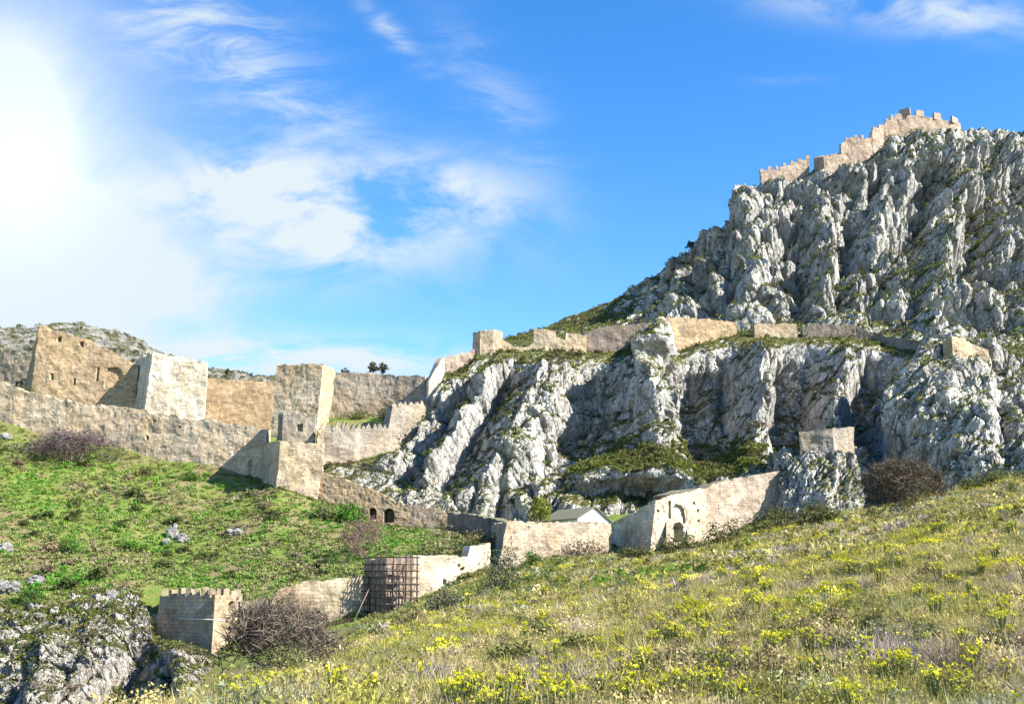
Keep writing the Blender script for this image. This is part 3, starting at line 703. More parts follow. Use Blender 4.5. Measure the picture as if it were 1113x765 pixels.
wall('curtain_wall', 'tan wall on the skyline between the tall plain tower and the dark rock', 'wall',
     [(360, 222, 403, 455), (400, 221.5, 404, 455), (420, 221, 406, 456), (462, 219, 407, 458)], M['tan'], 1.8, .34, .5, seed=12)
wc = wall('crenellated_wall', 'grey wall with a row of pointed merlons climbing to the cliff foot', 'wall',
     [(348, 187, 465, 512), (384, 189, 465, 512), (422, 193, 465, 505), (427, 194, 440, 500), (470, 199, 438, 482)], M['grey'], 1.5, .32, .15, seed=14)
merlons(wc, [351, 356.5, 362, 367.5, 373, 378.5, 384, 389.5, 395, 401, 407, 413, 419], 4.2, 6.5, True)
merlons(wc, [429, 435, 441, 447, 453, 459, 465], 4.2, 5.0, True)
wall('wall_spur', 'narrow sunlit wall end rising up the left edge of the cliff', 'wall',
     [(466, 199, 412, 482), (479, 200, 390, 478), (484, 204, 388, 450)], M['white'], 1.2, .3, .5, seed=16)
gt = wall('gate_tower', 'small square tower projecting from the long low wall, with one window', 'tower',
     [(305.5, 171, 478, 530, 300), (352, 171.5, 482, 534, 347), (352, 183, 482, 534), (283.5, 184, 482, 526)], M['buff'], 1.2, .3, .12, closed=True, seed=18, sink=4, cap=.2)
wall('upper_storey', None, None, [(308, 173.2, 447, 482), (343, 173.6, 450, 484), (343, 181, 450, 484), (303, 181.6, 449, 484)], M['grey'], 1.0, .26, .5, closed=True, seed=19, sink=1.0, cap=.8, parent=gt['o'],
     holes=[dict(px=325, py=469, w=5.5, h=8, arch=False, deep=.8)])
wall('parapet', None, None, [(345, 172.4, 466, 486), (351.4, 172.6, 472, 486), (351.4, 180, 472, 486), (345, 180, 468, 486)], M['cream'], .6, .26, .2, closed=True, seed=20, sink=.5, cap=.5, parent=gt['o'])

# --- middle: arcade wall, shaded wall
wall('arcade_wall', 'ochre wall pierced by two dark arched openings, sloping down from the small tower', 'wall', 
     [(348, 172, 511, 552), (374, 171.5, 519, 560), (400, 171, 529, 568), (438, 170.5, 546, 576), (465, 170, 550, 578), (492, 169.5, 555, 580)], M['ochre'], 2.6, .13, .4, seed=22,
     holes=[dict(px=405, py=564, w=8, h=12, deep=2.3), dict(px=422.5, py=567.5, w=11, h=15, deep=2.3)])
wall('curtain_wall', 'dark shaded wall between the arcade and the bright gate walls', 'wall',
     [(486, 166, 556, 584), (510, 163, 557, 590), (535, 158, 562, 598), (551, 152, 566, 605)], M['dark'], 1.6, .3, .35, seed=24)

# --- lower line of defence
lt = wall('crenellated_tower', 'low square tower crowned with merlons at the bottom left, one side in shade', 'tower',
     [(234, 126, 645.5, 712, 229.5), (264, 131, 646, 700), (205, 137, 647, 690), (174, 131, 646.5, 692, 168)], M['cream'], 1.1, .2, .06, closed=True, seed=26, sink=5, cap=1.2,
     holes=[dict(px=252, py=662, w=7, h=8.5, arch=True, deep=.9)])
merlons(lt, [176, 185.5, 195, 204.5, 214, 223.5, 231], 5.2, 8.0)
merlons(lt, [238, 246, 254, 261], 4.2, 7.0)
wall('stone_wall', 'broken cream wall stepping up from the crenellated tower to the scaffolding', 'wall',
     [(261, 130.1, 652, 704), (295, 130.3, 649, 701), (300, 130.4, 639, 700), (326, 131.0, 631, 691), (355, 131.9, 628, 684), (400, 133.4, 624, 674)], M['cream'], 1.5, .2, .45, seed=28, sink=4)
st = wall('square_tower', 'square tower wrapped in dark scaffolding, left face in shade', 'tower',
     [(419, 131.9, 604, 668), (450, 132.6, 604, 660), (446, 138, 606, 655), (397, 134, 607, 668)], M['pale'], 1.1, .2, .2, closed=True, seed=30, sink=4)
wall('stone_wall', 'sunlit cream wall right of the scaffolding, higher at its right end', 'wall',
     [(449, 133, 602, 656), (480, 135.2, 602.5, 642), (508, 137.4, 603, 632), (511, 137.6, 593, 630), (533, 139.6, 589, 622)], M['plaster'], 1.5, .2, .3, seed=32, sink=4,
     holes=[dict(px=483, py=635, w=2.6, h=6, arch=False, deep=.8), dict(px=498.5, py=616, w=2.2, h=2.6, arch=False, deep=.8), dict(px=503, py=619, w=2.2, h=2.6, arch=False, deep=.8)])
wall('stone_wall', 'flared bastion wall, bright at its left corner and greyer towards the gate', 'wall',
     [(535, 158, 568, 600, 531), (552, 139, 565, 617, 541), (588, 143, 566, 610), (625, 146, 566, 604), (664, 150, 566, 606)], M['tan'], 2.0, .2, .3, seed=34, sink=3)
gb = wall('gate_bastion', 'whitish gate bastion with an arched doorway and a shaded flank', 'gatehouse',
     [(656, 163, 572, 606), (670, 157, 565, 606), (713, 147, 542, 602, 706), (740, 149.5, 535, 594), (766, 153, 529, 592)], M['plaster'], 5.2, .13, .2, seed=36, sink=3,
     holes=[dict(px=737.5, py=588.5, w=10, h=21, deep=4.9), dict(px=728, py=563, w=2.0, h=19, arch=False, deep=.5), dict(px=715, py=556, w=2.0, h=2.6, arch=False, deep=.6), dict(px=754.5, py=548, w=2.2, h=2.8, arch=False, deep=.6), dict(px=758.5, py=556, w=2, h=2.4, arch=False, deep=.6), dict(px=759.5, py=567, w=2, h=2.4, arch=False, deep=.6)])
arch_ring('arch_moulding', 738, 565, 18, 16, 148.9, .0, .22, .16, M['tan'], gb['o'], 0, 100, nx=.55)
for bx, by, bh in ((726, 590, 25), (748.5, 588, 23)):
    dd = 147.9 if bx < 730 else 150.4; f0 = P(bx, by+3, dd); s = dd/FPX
    L0 = f0 + np.array([-3*s, 0, 0]); bt = [L0+[0, .6, 0], L0+[.0, -1.5, 0], L0+[5.5*s, -1.1, 0], L0+[5.5*s, .9, 0]]
    tp = f0 + np.array([0, .2, (bh+3)*s]); tt = [tp+[-.12, .5, 0], tp+[-.12, .1, 0], tp+[.12, .2, 0], tp+[.12, .6, 0]]
    v_, q_, p_ = prism(bt, tt); obj('buttress', raw_mesh('buttress', v_, quads=q_, polys=p_, mats=[M['tan']]), gb['o'])
wall('curtain_wall', 'pinkish curved wall climbing from the gate bastion to the rock pillar', 'wall',
     [(764, 153.5, 530, 592), (780, 156, 523, 588), (810, 158.5, 517, 578), (840, 160, 512, 574), (860, 161, 509, 572)], M['pale'], 2.0, .22, .3, seed=38, sink=3)
def front_d(px, py):
    """distance of the nearest rock seen around a photo point, less a hand's breadth"""
    best = 1e9
    for Q in (C1p, C2p):
        a_, b_ = proj(Q); k_ = (np.abs(a_-px) < 5) & (b_ > py-2) & (b_ < py+9)
        if k_.any(): best = min(best, Q[..., 1][k_].min())
    return best - .25
# --- walls along the cliff top
wall('ruined_wall', 'pinkish wall stub at the top left corner of the cliff', 'wall',
     [(481, 204.5, 388, 408), (497, 205, 384, 404), (516, 206, 378, 396)], M['pale'], 1.5, .3, .6, seed=40, sink=5)
wall('round_tower', 'squat round-cornered tower on the cliff edge against the sky', 'tower',
     [(514, 208, 361, 384), (522, 206.5, 358.5, 384), (536, 206.5, 357.5, 384), (546, 208, 360, 384), (545, 213, 361, 384), (517, 213, 362, 384)], M['tan'], 1.2, .28, .2, closed=True, seed=42, sink=5)
wall('ruined_wall', 'low broken wall joining the squat tower and two pale wall blocks', 'wall',
     [(546, 208, 366, 388), (556, 208.5, 374, 388), (570, 209, 376, 390), (582, 209.5, 370, 390)], M['tan'], 1.3, .3, .7, seed=43, sink=5)
wall('ruined_wall', 'pale two-block wall with a gap in its top, on the grassy cliff edge', 'wall',
     [(580, 209.5, 356, 384), (604.5, 209.8, 359, 384), (605, 209.8, 366, 384), (614.5, 209.9, 368, 384), (615.5, 210, 361, 384), (637.5, 211, 363.5, 386)], M['cream'], 1.3, .26, .2, seed=44, sink=5)
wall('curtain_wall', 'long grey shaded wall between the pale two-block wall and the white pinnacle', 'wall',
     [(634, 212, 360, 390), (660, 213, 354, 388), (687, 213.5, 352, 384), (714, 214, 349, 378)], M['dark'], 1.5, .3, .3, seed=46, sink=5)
wall('curtain_wall', 'orange-brown wall just right of the white pinnacle', 'wall',
     [(724, 212.5, 344, 386), (750, 214, 345, 384), (773, 215.2, 346, 380), (800, 217, 349, 374)], M['ochre'], 1.5, .3, .3, seed=48, sink=5)
wall('ruined_wall', 'short cream wall topped with grass on the cliff edge', 'wall',
     [(820, 214, 351, 369), (866, 215, 351, 368)], M['cream'], 1.4, .3, .3, seed=50, sink=6)
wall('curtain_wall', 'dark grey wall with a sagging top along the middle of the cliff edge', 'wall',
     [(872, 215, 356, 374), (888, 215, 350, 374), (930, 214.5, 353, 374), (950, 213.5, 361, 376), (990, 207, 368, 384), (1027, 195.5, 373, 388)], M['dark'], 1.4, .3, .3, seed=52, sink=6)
wall('ruined_wall', 'cream and orange wall stub on the big right-hand buttress', 'wall',
     [(a_, front_d(a_, 376), b_, 386) for a_, b_ in ((1024, 367), (1034, 364), (1049, 366), (1056, 373), (1074, 378))], M['cream'], 1.6, .26, .6, seed=54, sink=6)
# --- rock pillar with its turret
C4 = {k: [(600, 150+o), (575, 153+o), (545, 155+o), (515, 157+o), (494, 159+o), (492, 166+o)] for k, o in ((836, 12), (850, 4), (862, .8), (878, 0), (896, -.5), (914, .3), (930, 1.6), (938, 6), (944, 14))}
rock_sheet('rock_pillar', C4, 190, 130, [([(905, 500), (895, 545)], 6, -1)], (.9, .9, .6, .2), 91, M['cliff'], None)
wall('turret', 'small grey turret perched on the white rock pillar', 'tower',
     [(869, 161.5, 469, 492), (905, 160.3, 464, 490), (927, 163, 463, 488), (926, 170, 465, 488), (872, 171, 470, 490)], M['grey'], 1.1, .24, .3, closed=True, seed=56, sink=6)
# --- summit
ws = wall('summit_wall', 'thin pink crenellated wall at the lower left of the summit fortress', 'wall',
     [(827, 315, 186, 208), (850, 316, 181, 200), (879, 317, 171, 192)], M['pale'], 1.3, .4, .5, seed=58, sink=6)
merlons(ws, [829, 837, 845, 853, 861, 869, 877], 4.5, 4.0)
wall('summit_tower', 'square tower jutting from the summit wall, its left side in shade', 'tower',
     [(895, 312.5, 170, 190), (916, 313.5, 167, 190), (916, 322, 168, 190), (884, 321, 171, 190)], M['pale'], 1.2, .38, .3, closed=True, seed=60, sink=7)
ws2 = wall('summit_wall', 'pale summit wall stepping steeply up towards the topmost tower', 'wall',
     [(914, 316, 156, 182), (921, 316.5, 152, 180), (926, 316.5, 148, 178), (940, 317, 150, 172), (947, 318, 149, 168), (948, 318, 142, 166), (960, 320, 136, 158), (962, 320, 133, 158), (975, 321, 126, 150)], M['pale'], 1.3, .36, .3, seed=62, sink=7)
merlons(ws2, [921, 930, 938, 951, 957, 964, 970], 4.2, 3.6)
ts_ = wall('summit_tower', 'topmost crenellated tower on the summit against the blue sky', 'tower',
     [(973, 321, 123, 150), (1000, 322, 126, 150), (1042, 325, 133, 150), (1044, 334, 135, 150), (976, 333, 126, 150)], M['pale'], 1.3, .38, .15, closed=True, seed=64, sink=7)
merlons(ts_, [983, 1000.5, 1019.5, 1038], 10, 7.0, jit=.05)

# --- house behind the gate walls
s = 166/FPX
A = P(628, 566, 166); Bq = P(664, 566, 168.5); A[2] -= 1.5; Bq[2] = A[2]; zt = zof(563, 166); za = zof(551, 166.5)
back = np.array([-5.2, 7.5, 0.])
hs_ = empty('cottage', (A+Bq+back)/2)
mid = (A+Bq)/2
wmat, wh, wb, wpos, _ = new_mat('whitewash'); wh.put(wb.inputs['Base Color'], wh.mix(wh.ramp(wh.noise(wpos, 1.2, 5, .65), .4, .7), (.80, .78, .73), (.66, .61, .52)))
rmat, rh, rb, rpos, _ = new_mat('weathered roof sheets'); rh.put(rb.inputs['Base Color'], rh.mix(rh.noise(rpos, 1.5, 4, .6), (.17, .165, .11), (.27, .25, .17)))
def zed(p, z): return np.array([p[0], p[1], z])
vs = [A, Bq, Bq+back, A+back, zed(A, zt), zed(Bq, zt-.5), zed(Bq+back, zt-.5), zed(A+back, zt), zed(mid, za), zed(mid+back, za)]
obj('house_wall', raw_mesh('house_wall', vs, quads=[(3, 2, 6, 7), (0, 3, 7, 4), (1, 5, 6, 2), (4, 7, 9, 8), (5, 8, 9, 6)], polys=[[0, 4, 8, 5, 1], [3, 7, 9, 6, 2][::-1]], mats=[wmat]), hs_)
def slab(e0, e1, r0, r1, th=.12):
    up = np.array([0, 0, .05]); q = [e0+up, e1+up, r1+up, r0+up]; return prism(q, [a+[0, 0, th] for a in q])
fw = -back/np.linalg.norm(back)*.35
for (ea, za_) in ((A, zt), (Bq, zt-.5)):
    e = zed(ea, za_); r = zed(mid, za); o_ = (e-r)*.1
    v_, q_, p_ = slab(e+o_+fw, e+o_+back, r+fw, r+back); obj('roof', raw_mesh('roof', v_, quads=q_, polys=p_, mats=[rmat]), hs_)
tag(hs_, 'small white gabled house with a grey-green roof behind the bastion wall', 'house')

#@@VEG
# ------------------------------------------------------------------ vegetation helpers
def rand_dirs(n, up=0.0):
    v = rng.normal(size=(n, 3)); v[:, 2] = np.abs(v[:, 2])*(1-up)+up; return v/np.linalg.norm(v, axis=1, keepdims=True)
def leaf_dome(n, leaf, flat=.75, hollow=.45, droop=0):
    """n leaf-sized triangles through a unit dome; clustered so that the outline stays uneven"""
    k = max(4, n//14); cen = rand_dirs(k)*rng.uniform(hollow, 1.0, (k, 1))
    p = cen[rng.integers(0, k, n)] + rng.normal(size=(n, 3))*.16; p[:, 2] = np.abs(p[:, 2])*flat
    a = rng.normal(size=(n, 3)); a /= np.linalg.norm(a, axis=1, keepdims=True)
    b = np.cross(a, rng.normal(size=(n, 3))); b /= np.linalg.norm(b, axis=1, keepdims=True)
    L = leaf*rng.uniform(.6, 1.4, (n, 1))
    return np.stack([p-a*L-b*L*.55, p+a*L*1.1, p-a*L*.6+b*L*.8], 1), rng.uniform(.65, 1.35, n)
def spike_dome(n, width, flat=.8, spread=.35, lo=.55):
    """n thin twigs or grass blades fanning out of a short base"""
    d = rand_dirs(n); d[:, 2] *= flat
    base = rng.normal(size=(n, 3))*spread*.5; base[:, 2] = 0
    tip = base + d*rng.uniform(lo, 1.05, (n, 1))
    s = np.cross(d, rng.normal(size=(n, 3))); s /= np.linalg.norm(s, axis=1, keepdims=True); s *= width*rng.uniform(.6, 1.4, (n, 1))
    return np.stack([base-s, base+s, tip], 1), rng.uniform(.6, 1.4, n)
def both(*ps): return np.concatenate([a for a, _ in ps]), np.concatenate([b for _, b in ps])
def scatter(protos, pos, scale, tint, zs=None, lean=.0):
    """merge copies: returns vertex array (.,3), tints"""
    n = len(pos); pick = rng.integers(0, len(protos), n); V_, C_ = [], []
    ang = rng.uniform(0, 2*pi, n); c, s_ = np.cos(ang), np.sin(ang)
    zs = np.ones(n) if zs is None else zs
    for k, (tv, tf) in enumerate(protos):
        m_ = np.nonzero(pick == k)[0]
        if not len(m_): continue
        t = tv[None]; x = t[..., 0]*c[m_, None, None] - t[..., 1]*s_[m_, None, None]; y = t[..., 0]*s_[m_, None, None] + t[..., 1]*c[m_, None, None]
        v = np.stack([x, y, np.broadcast_to(t[..., 2], x.shape)*zs[m_, None, None]], -1)*scale[m_, None, None, None] + pos[m_, None, None, :]
        V_.append(v.reshape(-1, 3)); C_.append(np.repeat((tint[m_, None, :]*tf[None, :, None]).reshape(-1, 3), 3, 0))
    return np.concatenate(V_), np.concatenate(C_)
def tri_mesh(name, v, c, mat): return raw_mesh(name, v, tris=np.arange(len(v)).reshape(-1, 3), cols=np.clip(c, 0, 1), mats=[mat])
def in_view(x, y, z, pad=25):
    a, b = proj(V3(x, y, z)); m_ = pad + 9.0*FPX/np.maximum(y, 6); return (a > -m_) & (a < PW+m_) & (b < PH+pad*2.5+2.2*FPX/np.maximum(y, 6)) & (b > -pad)
def pal(cols, w, idx_noise):
    """choose a colour per plant, in drifts"""
    w = np.cumsum(np.array(w, float)/sum(w)); k = np.searchsorted(w, np.clip(idx_noise, 0, .999)); return np.array(cols)[k]

STRAW, OLIVE, MAUVE, YGREEN, GREEN, BROWN, SAGE = (.50, .41, .18), (.225, .215, .055), (.37, .31, .265), (.36, .335, .07), (.13, .22, .03), (.26, .20, .115), (.27, .28, .17)
# --- near slope: dry grass and low scrub, one mass
def place(n, d0, d1, power=1.0, r0=-.75, r1=1.1):
    d = (rng.uniform(d0**power, d1**power, n))**(1/power); r = rng.uniform(r0, r1, n); x = r*d; z = ground_z(x, d)
    k = in_view(x, d, z); return x[k], d[k], z[k]
tuft = [spike_dome(16, .032, 1.3, .5, .5) for _ in range(5)]
tuft_far = [spike_dome(8, .075, 1.2, .6, .5) for _ in range(4)]
x, y, z = place(56000, 8, 60, 1.25); far = np.zeros(len(x), bool)
x2, y2, z2 = place(34000, 45, 142, 1.6)
keep_ = ((x2/y2 > ratio(395)) | (y2 < 95)); x2, y2, z2 = x2[keep_], y2[keep_], z2[keep_]
def grass_tint(x, y):
    p = V3(x, y, 0*x); q = .5 + fbm(p/7.0, 3, 51)*.9 + rng.normal(size=len(x))*.16
    t = pal([MAUVE, STRAW, YGREEN, OLIVE, STRAW, SAGE], [.17, .24, .2, .16, .13, .1], q); return t*rng.uniform(.8, 1.25, (len(x), 1))
va, ca = scatter(tuft, V3(x, y, z-.02), rng.uniform(.14, .36, len(x)), grass_tint(x, y))
vb, cb = scatter(tuft_far, V3(x2, y2, z2-.03), rng.uniform(.3, .62, len(x2)), grass_tint(x2, y2))
kind(obj('grass', tri_mesh('grass', np.concatenate([va, vb]), np.concatenate([ca, cb]), M['leaf'])), 'stuff', 'dry and green grass tufts covering the near slope', 'grass')
cush = [both(leaf_dome(190, .045, .7), spike_dome(70, .016, .85, .4, .7)) for _ in range(5)]
cush_t = [both(spike_dome(170, .014, .85, .45, .6), leaf_dome(30, .035, .75)) for _ in range(4)]
cush_far = [both(leaf_dome(46, .12, .7), spike_dome(18, .03, .9, .4, .7)) for _ in range(5)]
x, y, z = place(7000, 9, 62, 1.35); q = .5 + fbm(V3(x, y, 0*x)/9.0, 3, 77)*.9 + rng.normal(size=len(x))*.13
tint = pal([MAUVE, BROWN, STRAW, OLIVE, YGREEN, SAGE], [.22, .08, .18, .24, .16, .12], q)*rng.uniform(.75, 1.2, (len(x), 1))
qx, qy = proj(V3(x, y, z)); mv = (np.exp(-((qx-930)/85)**2 - ((qy-694)/17)**2) + .7*np.exp(-((qx-620)/60)**2 - ((qy-722)/14)**2) > rng.uniform(.15, 1, len(x))); tint[mv] = np.array([.34, .285, .26])*rng.uniform(.75, 1.15, (mv.sum(), 1))
tw = mv | (q < .3) | (rng.random(len(x)) < .2); sc_ = rng.uniform(.16, .52, len(x))*np.where(rng.random(len(x)) < .2, 1.8, 1)
v1, c1 = scatter(cush, V3(x, y, z-.04)[~tw], sc_[~tw], tint[~tw]); v2, c2 = scatter(cush_t, V3(x, y, z-.04)[tw], sc_[tw], tint[tw])
x, y, z = place(11000, 55, 142, 1.7); kk = (x/y > ratio(395)) | (y < 95); x, y, z = x[kk], y[kk], z[kk]
q = .5 + fbm(V3(x, y, 0*x)/11.0, 3, 78)*.9 + rng.normal(size=len(x))*.15
lush = (x/y < ratio(620)) & (y > 75)
tint = pal([MAUVE, STRAW, SAGE, OLIVE, YGREEN, GREEN], [.14, .16, .14, .28, .2, .08], q); tint = np.where(lush[:, None] & (rng.random(len(x)) < .6)[:, None], np.array([.12, .16, .035]), tint)*rng.uniform(.7, 1.15, (len(x), 1))
v3, c3 = scatter(cush_far, V3(x, y, z-.06), rng.uniform(.3, .8, len(x))*np.where(rng.random(len(x)) < .12, 1.7, 1), tint)
kind(obj('undergrowth', tri_mesh('undergrowth', np.concatenate([v1, v2, v3]), np.concatenate([c1, c2, c3]), M['leaf'])), 'stuff', 'low olive and grey scrub covering the near slope', 'scrub')
# --- slope across the gully
n = 18000; d = rng.uniform(120, 190, n); r = rng.uniform(ratio(-200), ratio(560), n); x = r*d; z = ground_z(x, d)
top_lim = np.interp(x/d, [ratio(0), ratio(125), ratio(280), ratio(350), ratio(420), ratio(560)], [187, 184, 181, 170, 169, 155]); bot_lim = np.interp(x/d, [ratio(-60), ratio(140), ratio(165), ratio(262), ratio(300), ratio(400), ratio(560)], [126, 127, 138, 134, 133, 131.5, 138])
k = (d < top_lim) & (d > bot_lim) & in_view(x, d, z); x, d, z = x[k], d[k], z[k]
q = .5 + fbm(V3(x, d, 0*x)/11.0, 4, 91)*.85 + rng.normal(size=len(x))*.17
tint = pal([(.10, .27, .028), (.155, .28, .045), (.23, .29, .075), (.21, .225, .08), (.34, .29, .16), (.25, .19, .135), (.075, .125, .03)], [.17, .2, .2, .15, .13, .07, .08], q)*rng.uniform(.7, 1.2, (len(x), 1))
br_ = sstep(fbm(V3(x, d, 0*x)/17.0, 3, 191), .12, .4)*rng.random(len(x)); tint = np.where((br_ > .5)[:, None], np.array([.30, .24, .14])*rng.uniform(.6, 1.1, (len(x), 1)), tint)
mound = [leaf_dome(40, .17, .6) for _ in range(6)]
v1, c1 = scatter(mound, V3(x, d, z-.1), rng.uniform(.35, .95, len(x)), tint)
kind(obj('ground_cover', tri_mesh('ground_cover', v1, c1, M['leaf'])), 'stuff', 'bright green low plants covering the slope below the long wall', 'ground cover')
# --- tufts and shrubs rooted in the rock
def rock_veg(Pt, px, py, count, zones, thr, seed, name, label, lim=None, size=(.4, 1.0)):
    du = np.gradient(Pt, axis=0); dv = np.gradient(Pt, axis=1); nn = np.cross(du, dv); nz = nn[..., 2]/(np.linalg.norm(nn, axis=-1)+1e-9)
    w = sstep(nz + fbm(Pt/5.0, 3, seed)*.55, thr, thr+.2)
    for zx, zy, rx, ry, amt in zones:
        w = w*1.0 + amt*np.exp(-((px-zx)/rx)**2 - ((py-zy)/ry)**2)*sstep(nz + fbm(Pt/2.5, 3, seed+4)*.8, .15, .5)
    if lim is not None: w = w*lim(px, py)
    area = np.linalg.norm(nn, axis=-1); w = (w*area).ravel(); w[~np.isfinite(w)] = 0; w /= w.sum()
    idx = rng.choice(len(w), count, p=w); pos = Pt.reshape(-1, 3)[idx] + rng.normal(size=(count, 3))*.12
    q = .5 + fbm(pos/6.0, 3, seed+9)*.9 + rng.normal(size=count)*.14
    tint = pal([(.16, .20, .035), (.11, .13, .03), (.20, .19, .06), (.07, .085, .03), (.17, .13, .08)], [.28, .27, .18, .17, .1], q)*rng.uniform(.7, 1.2, (count, 1))
    v, c = scatter([leaf_dome(26, .2, .65) for _ in range(6)], pos, rng.uniform(*size, count), tint)
    return kind(obj(name, tri_mesh(name, v, c, M['leaf'])), 'stuff', label, 'scrub')
rock_veg(C1p[:, :-20], C1x[:, :-20], C1y[:, :-20], 9500, [(720, 498, 130, 16, 4.5), (800, 496, 70, 14, 4.5), (505, 425, 12, 25, 1.2), (552, 425, 14, 28, 1.2), (612, 392, 24, 10, 2), (640, 470, 8, 40, 1.2), (545, 545, 14, 14, 1), (650, 500, 40, 10, 2), (843, 378, 14, 10, 1.5), (742, 384, 12, 10, 2), (970, 385, 20, 12, 1), (930, 400, 14, 12, .8), (1090, 400, 20, 20, .8), (490, 480, 8, 30, .8), (530, 515, 14, 8, .8)], .5, 301, 'scrub', 'green scrub growing on the ledges of the cliff')
rock_veg(C2p[:, 20:-75], C2x[:, 20:-75], C2y[:, 20:-75], 11000, [(985, 320, 42, 20, 3.4), (1055, 212, 28, 28, 3.0), (905, 318, 44, 18, 3.0), (870, 265, 16, 16, 1.8), (985, 165, 32, 14, 1.8), (1060, 260, 30, 20, 1.8), (900, 345, 60, 10, 1), (690, 335, 60, 14, 1.6), (735, 300, 40, 26, 1.2), (610, 352, 50, 8, 1.5), (1090, 340, 30, 20, .8), (1045, 195, 12, 10, .8)], .55, 331, 'mountain_scrub', 'green scrub growing between the rocks of the mountain', size=(.5, 1.3))
rock_veg(C3p, C3x, C3y, 3600, [(20, 720, 40, 20, .7), (90, 700, 30, 14, .9), (140, 668, 14, 8, 1.2), (180, 695, 20, 8, 2), (60, 670, 60, 12, 1), (120, 672, 30, 8, 1), (35, 700, 10, 20, .8), (215, 720, 15, 10, .8)], .68, 361, 'crag_scrub', 'weeds and low scrub rooted in the bottom left crag', size=(.3, .7))
def hill_veg():
    n = 2600; d = rng.uniform(225, 440, n); r = rng.uniform(ratio(-40), ratio(490), n); x = r*d; z = ground_z(x, d); k = fbm(V3(x, d, 0*x)/12.0, 3, 12) + rng.normal(size=n)*.15 > .05
    x, d, z = x[k], d[k], z[k]; t = pal([(.075, .085, .035), (.11, .12, .05), (.15, .13, .07)], [.5, .35, .15], rng.random(len(x)))
    v, c = scatter([leaf_dome(30, .2, .7) for _ in range(5)], V3(x, d, z-.1), rng.uniform(.6, 1.7, len(x)), t)
    kind(obj('hill_scrub', tri_mesh('hill_scrub', v, c, M['leaf'])), 'stuff', 'dark scrub dotting the stony hill behind the towers', 'scrub')
hill_veg()

# --- weeds along the foot of the lower walls
ft = np.concatenate([np.repeat(b_[b_[:, 1] < 194], 2, 0) for b_, n_ in FEET]); fn = np.concatenate([np.repeat(n_[b_[:, 1] < 194], 2, 0) for b_, n_ in FEET])
fn = fn/np.linalg.norm(fn, axis=1, keepdims=True); ft = ft - fn*rng.uniform(.1, 1.1, (len(ft), 1)); kf = (rng.random(len(ft)) < .75) & (fn[:, 1] > -.2); ft = ft[kf]
fz = ground_z(ft[:, 0], ft[:, 1]); kf = in_view(ft[:, 0], ft[:, 1], fz) & (fbm(V3(ft[:, 0], ft[:, 1], 0*fz)/4.0, 2, 71) > -.18); ft, fz = ft[kf], fz[kf]
ftint = pal([(.12, .15, .035), (.20, .18, .085), (.10, .17, .03), (.26, .22, .14), (.07, .085, .03)], [.25, .25, .15, .2, .15], rng.random(len(ft)))*rng.uniform(.7, 1.2, (len(ft), 1))
v_, c_ = scatter([both(leaf_dome(36, .13, .7), spike_dome(14, .03, 1, .4, .6)) for _ in range(5)], V3(ft[:, 0], ft[:, 1], fz-.08), rng.uniform(.25, .75, len(ft)), ftint)
kind(obj('weeds', tri_mesh('weeds', v_, c_, M['leaf'])), 'stuff', 'weeds and rank grass along the foot of the walls', 'weeds')
# --- single bushes and trees
def tube_tris(segs):
    """segs: (p0, p1, r0, r1) -> triangles of three-sided tapering sticks"""
    out = []
    for p0, p1, r0, r1 in segs:
        ax = p1-p0; ax = ax/(np.linalg.norm(ax)+1e-9); s_ = np.cross(ax, [.3, .8, .52]); s_ /= np.linalg.norm(s_)+1e-9; t_ = np.cross(ax, s_)
        ring = [s_*cos(a)+t_*sin(a) for a in (0, 2.094, 4.189)]
        A_ = [p0+q_*r0 for q_ in ring]; B_ = [p1+q_*r1 for q_ in ring]
        for k_ in range(3): l_ = (k_+1) % 3; out += [(A_[k_], A_[l_], B_[l_]), (A_[k_], B_[l_], B_[k_])]
    return np.array(out).reshape(-1, 3)
def branch(p, d, L, r, depth, segs, tips, wander=.35, kids=3):
    m_ = max(2, int(3)); q = p
    for _ in range(m_):
        d = d + rng.normal(size=3)*wander*.4; d[2] += .03; d /= np.linalg.norm(d); e = q + d*L/m_; segs.append((q, e, r, r*.8)); q = e; r *= .8
    if depth == 0: tips.append(q); return
    for _ in range(kids):
        dd = d + rng.normal(size=3)*wander*1.5; dd[2] = dd[2]*.8+.12; dd /= np.linalg.norm(dd); branch(q, dd, L*rng.uniform(.55, .8), r*.75, depth-1, segs, tips, wander, kids)
def fit(v, base, w, h):
    """scale a plant about its base to the wanted width and height"""
    e = np.percentile(v, 1, axis=0); f = np.percentile(v, 99, axis=0); s_ = np.array([w/(f[0]-e[0]), w/(f[0]-e[0]), h/max(.01, f[2])]); c = np.array([(e[0]+f[0])/2, (e[1]+f[1])/2, 0]); return (v-c)*s_ + base
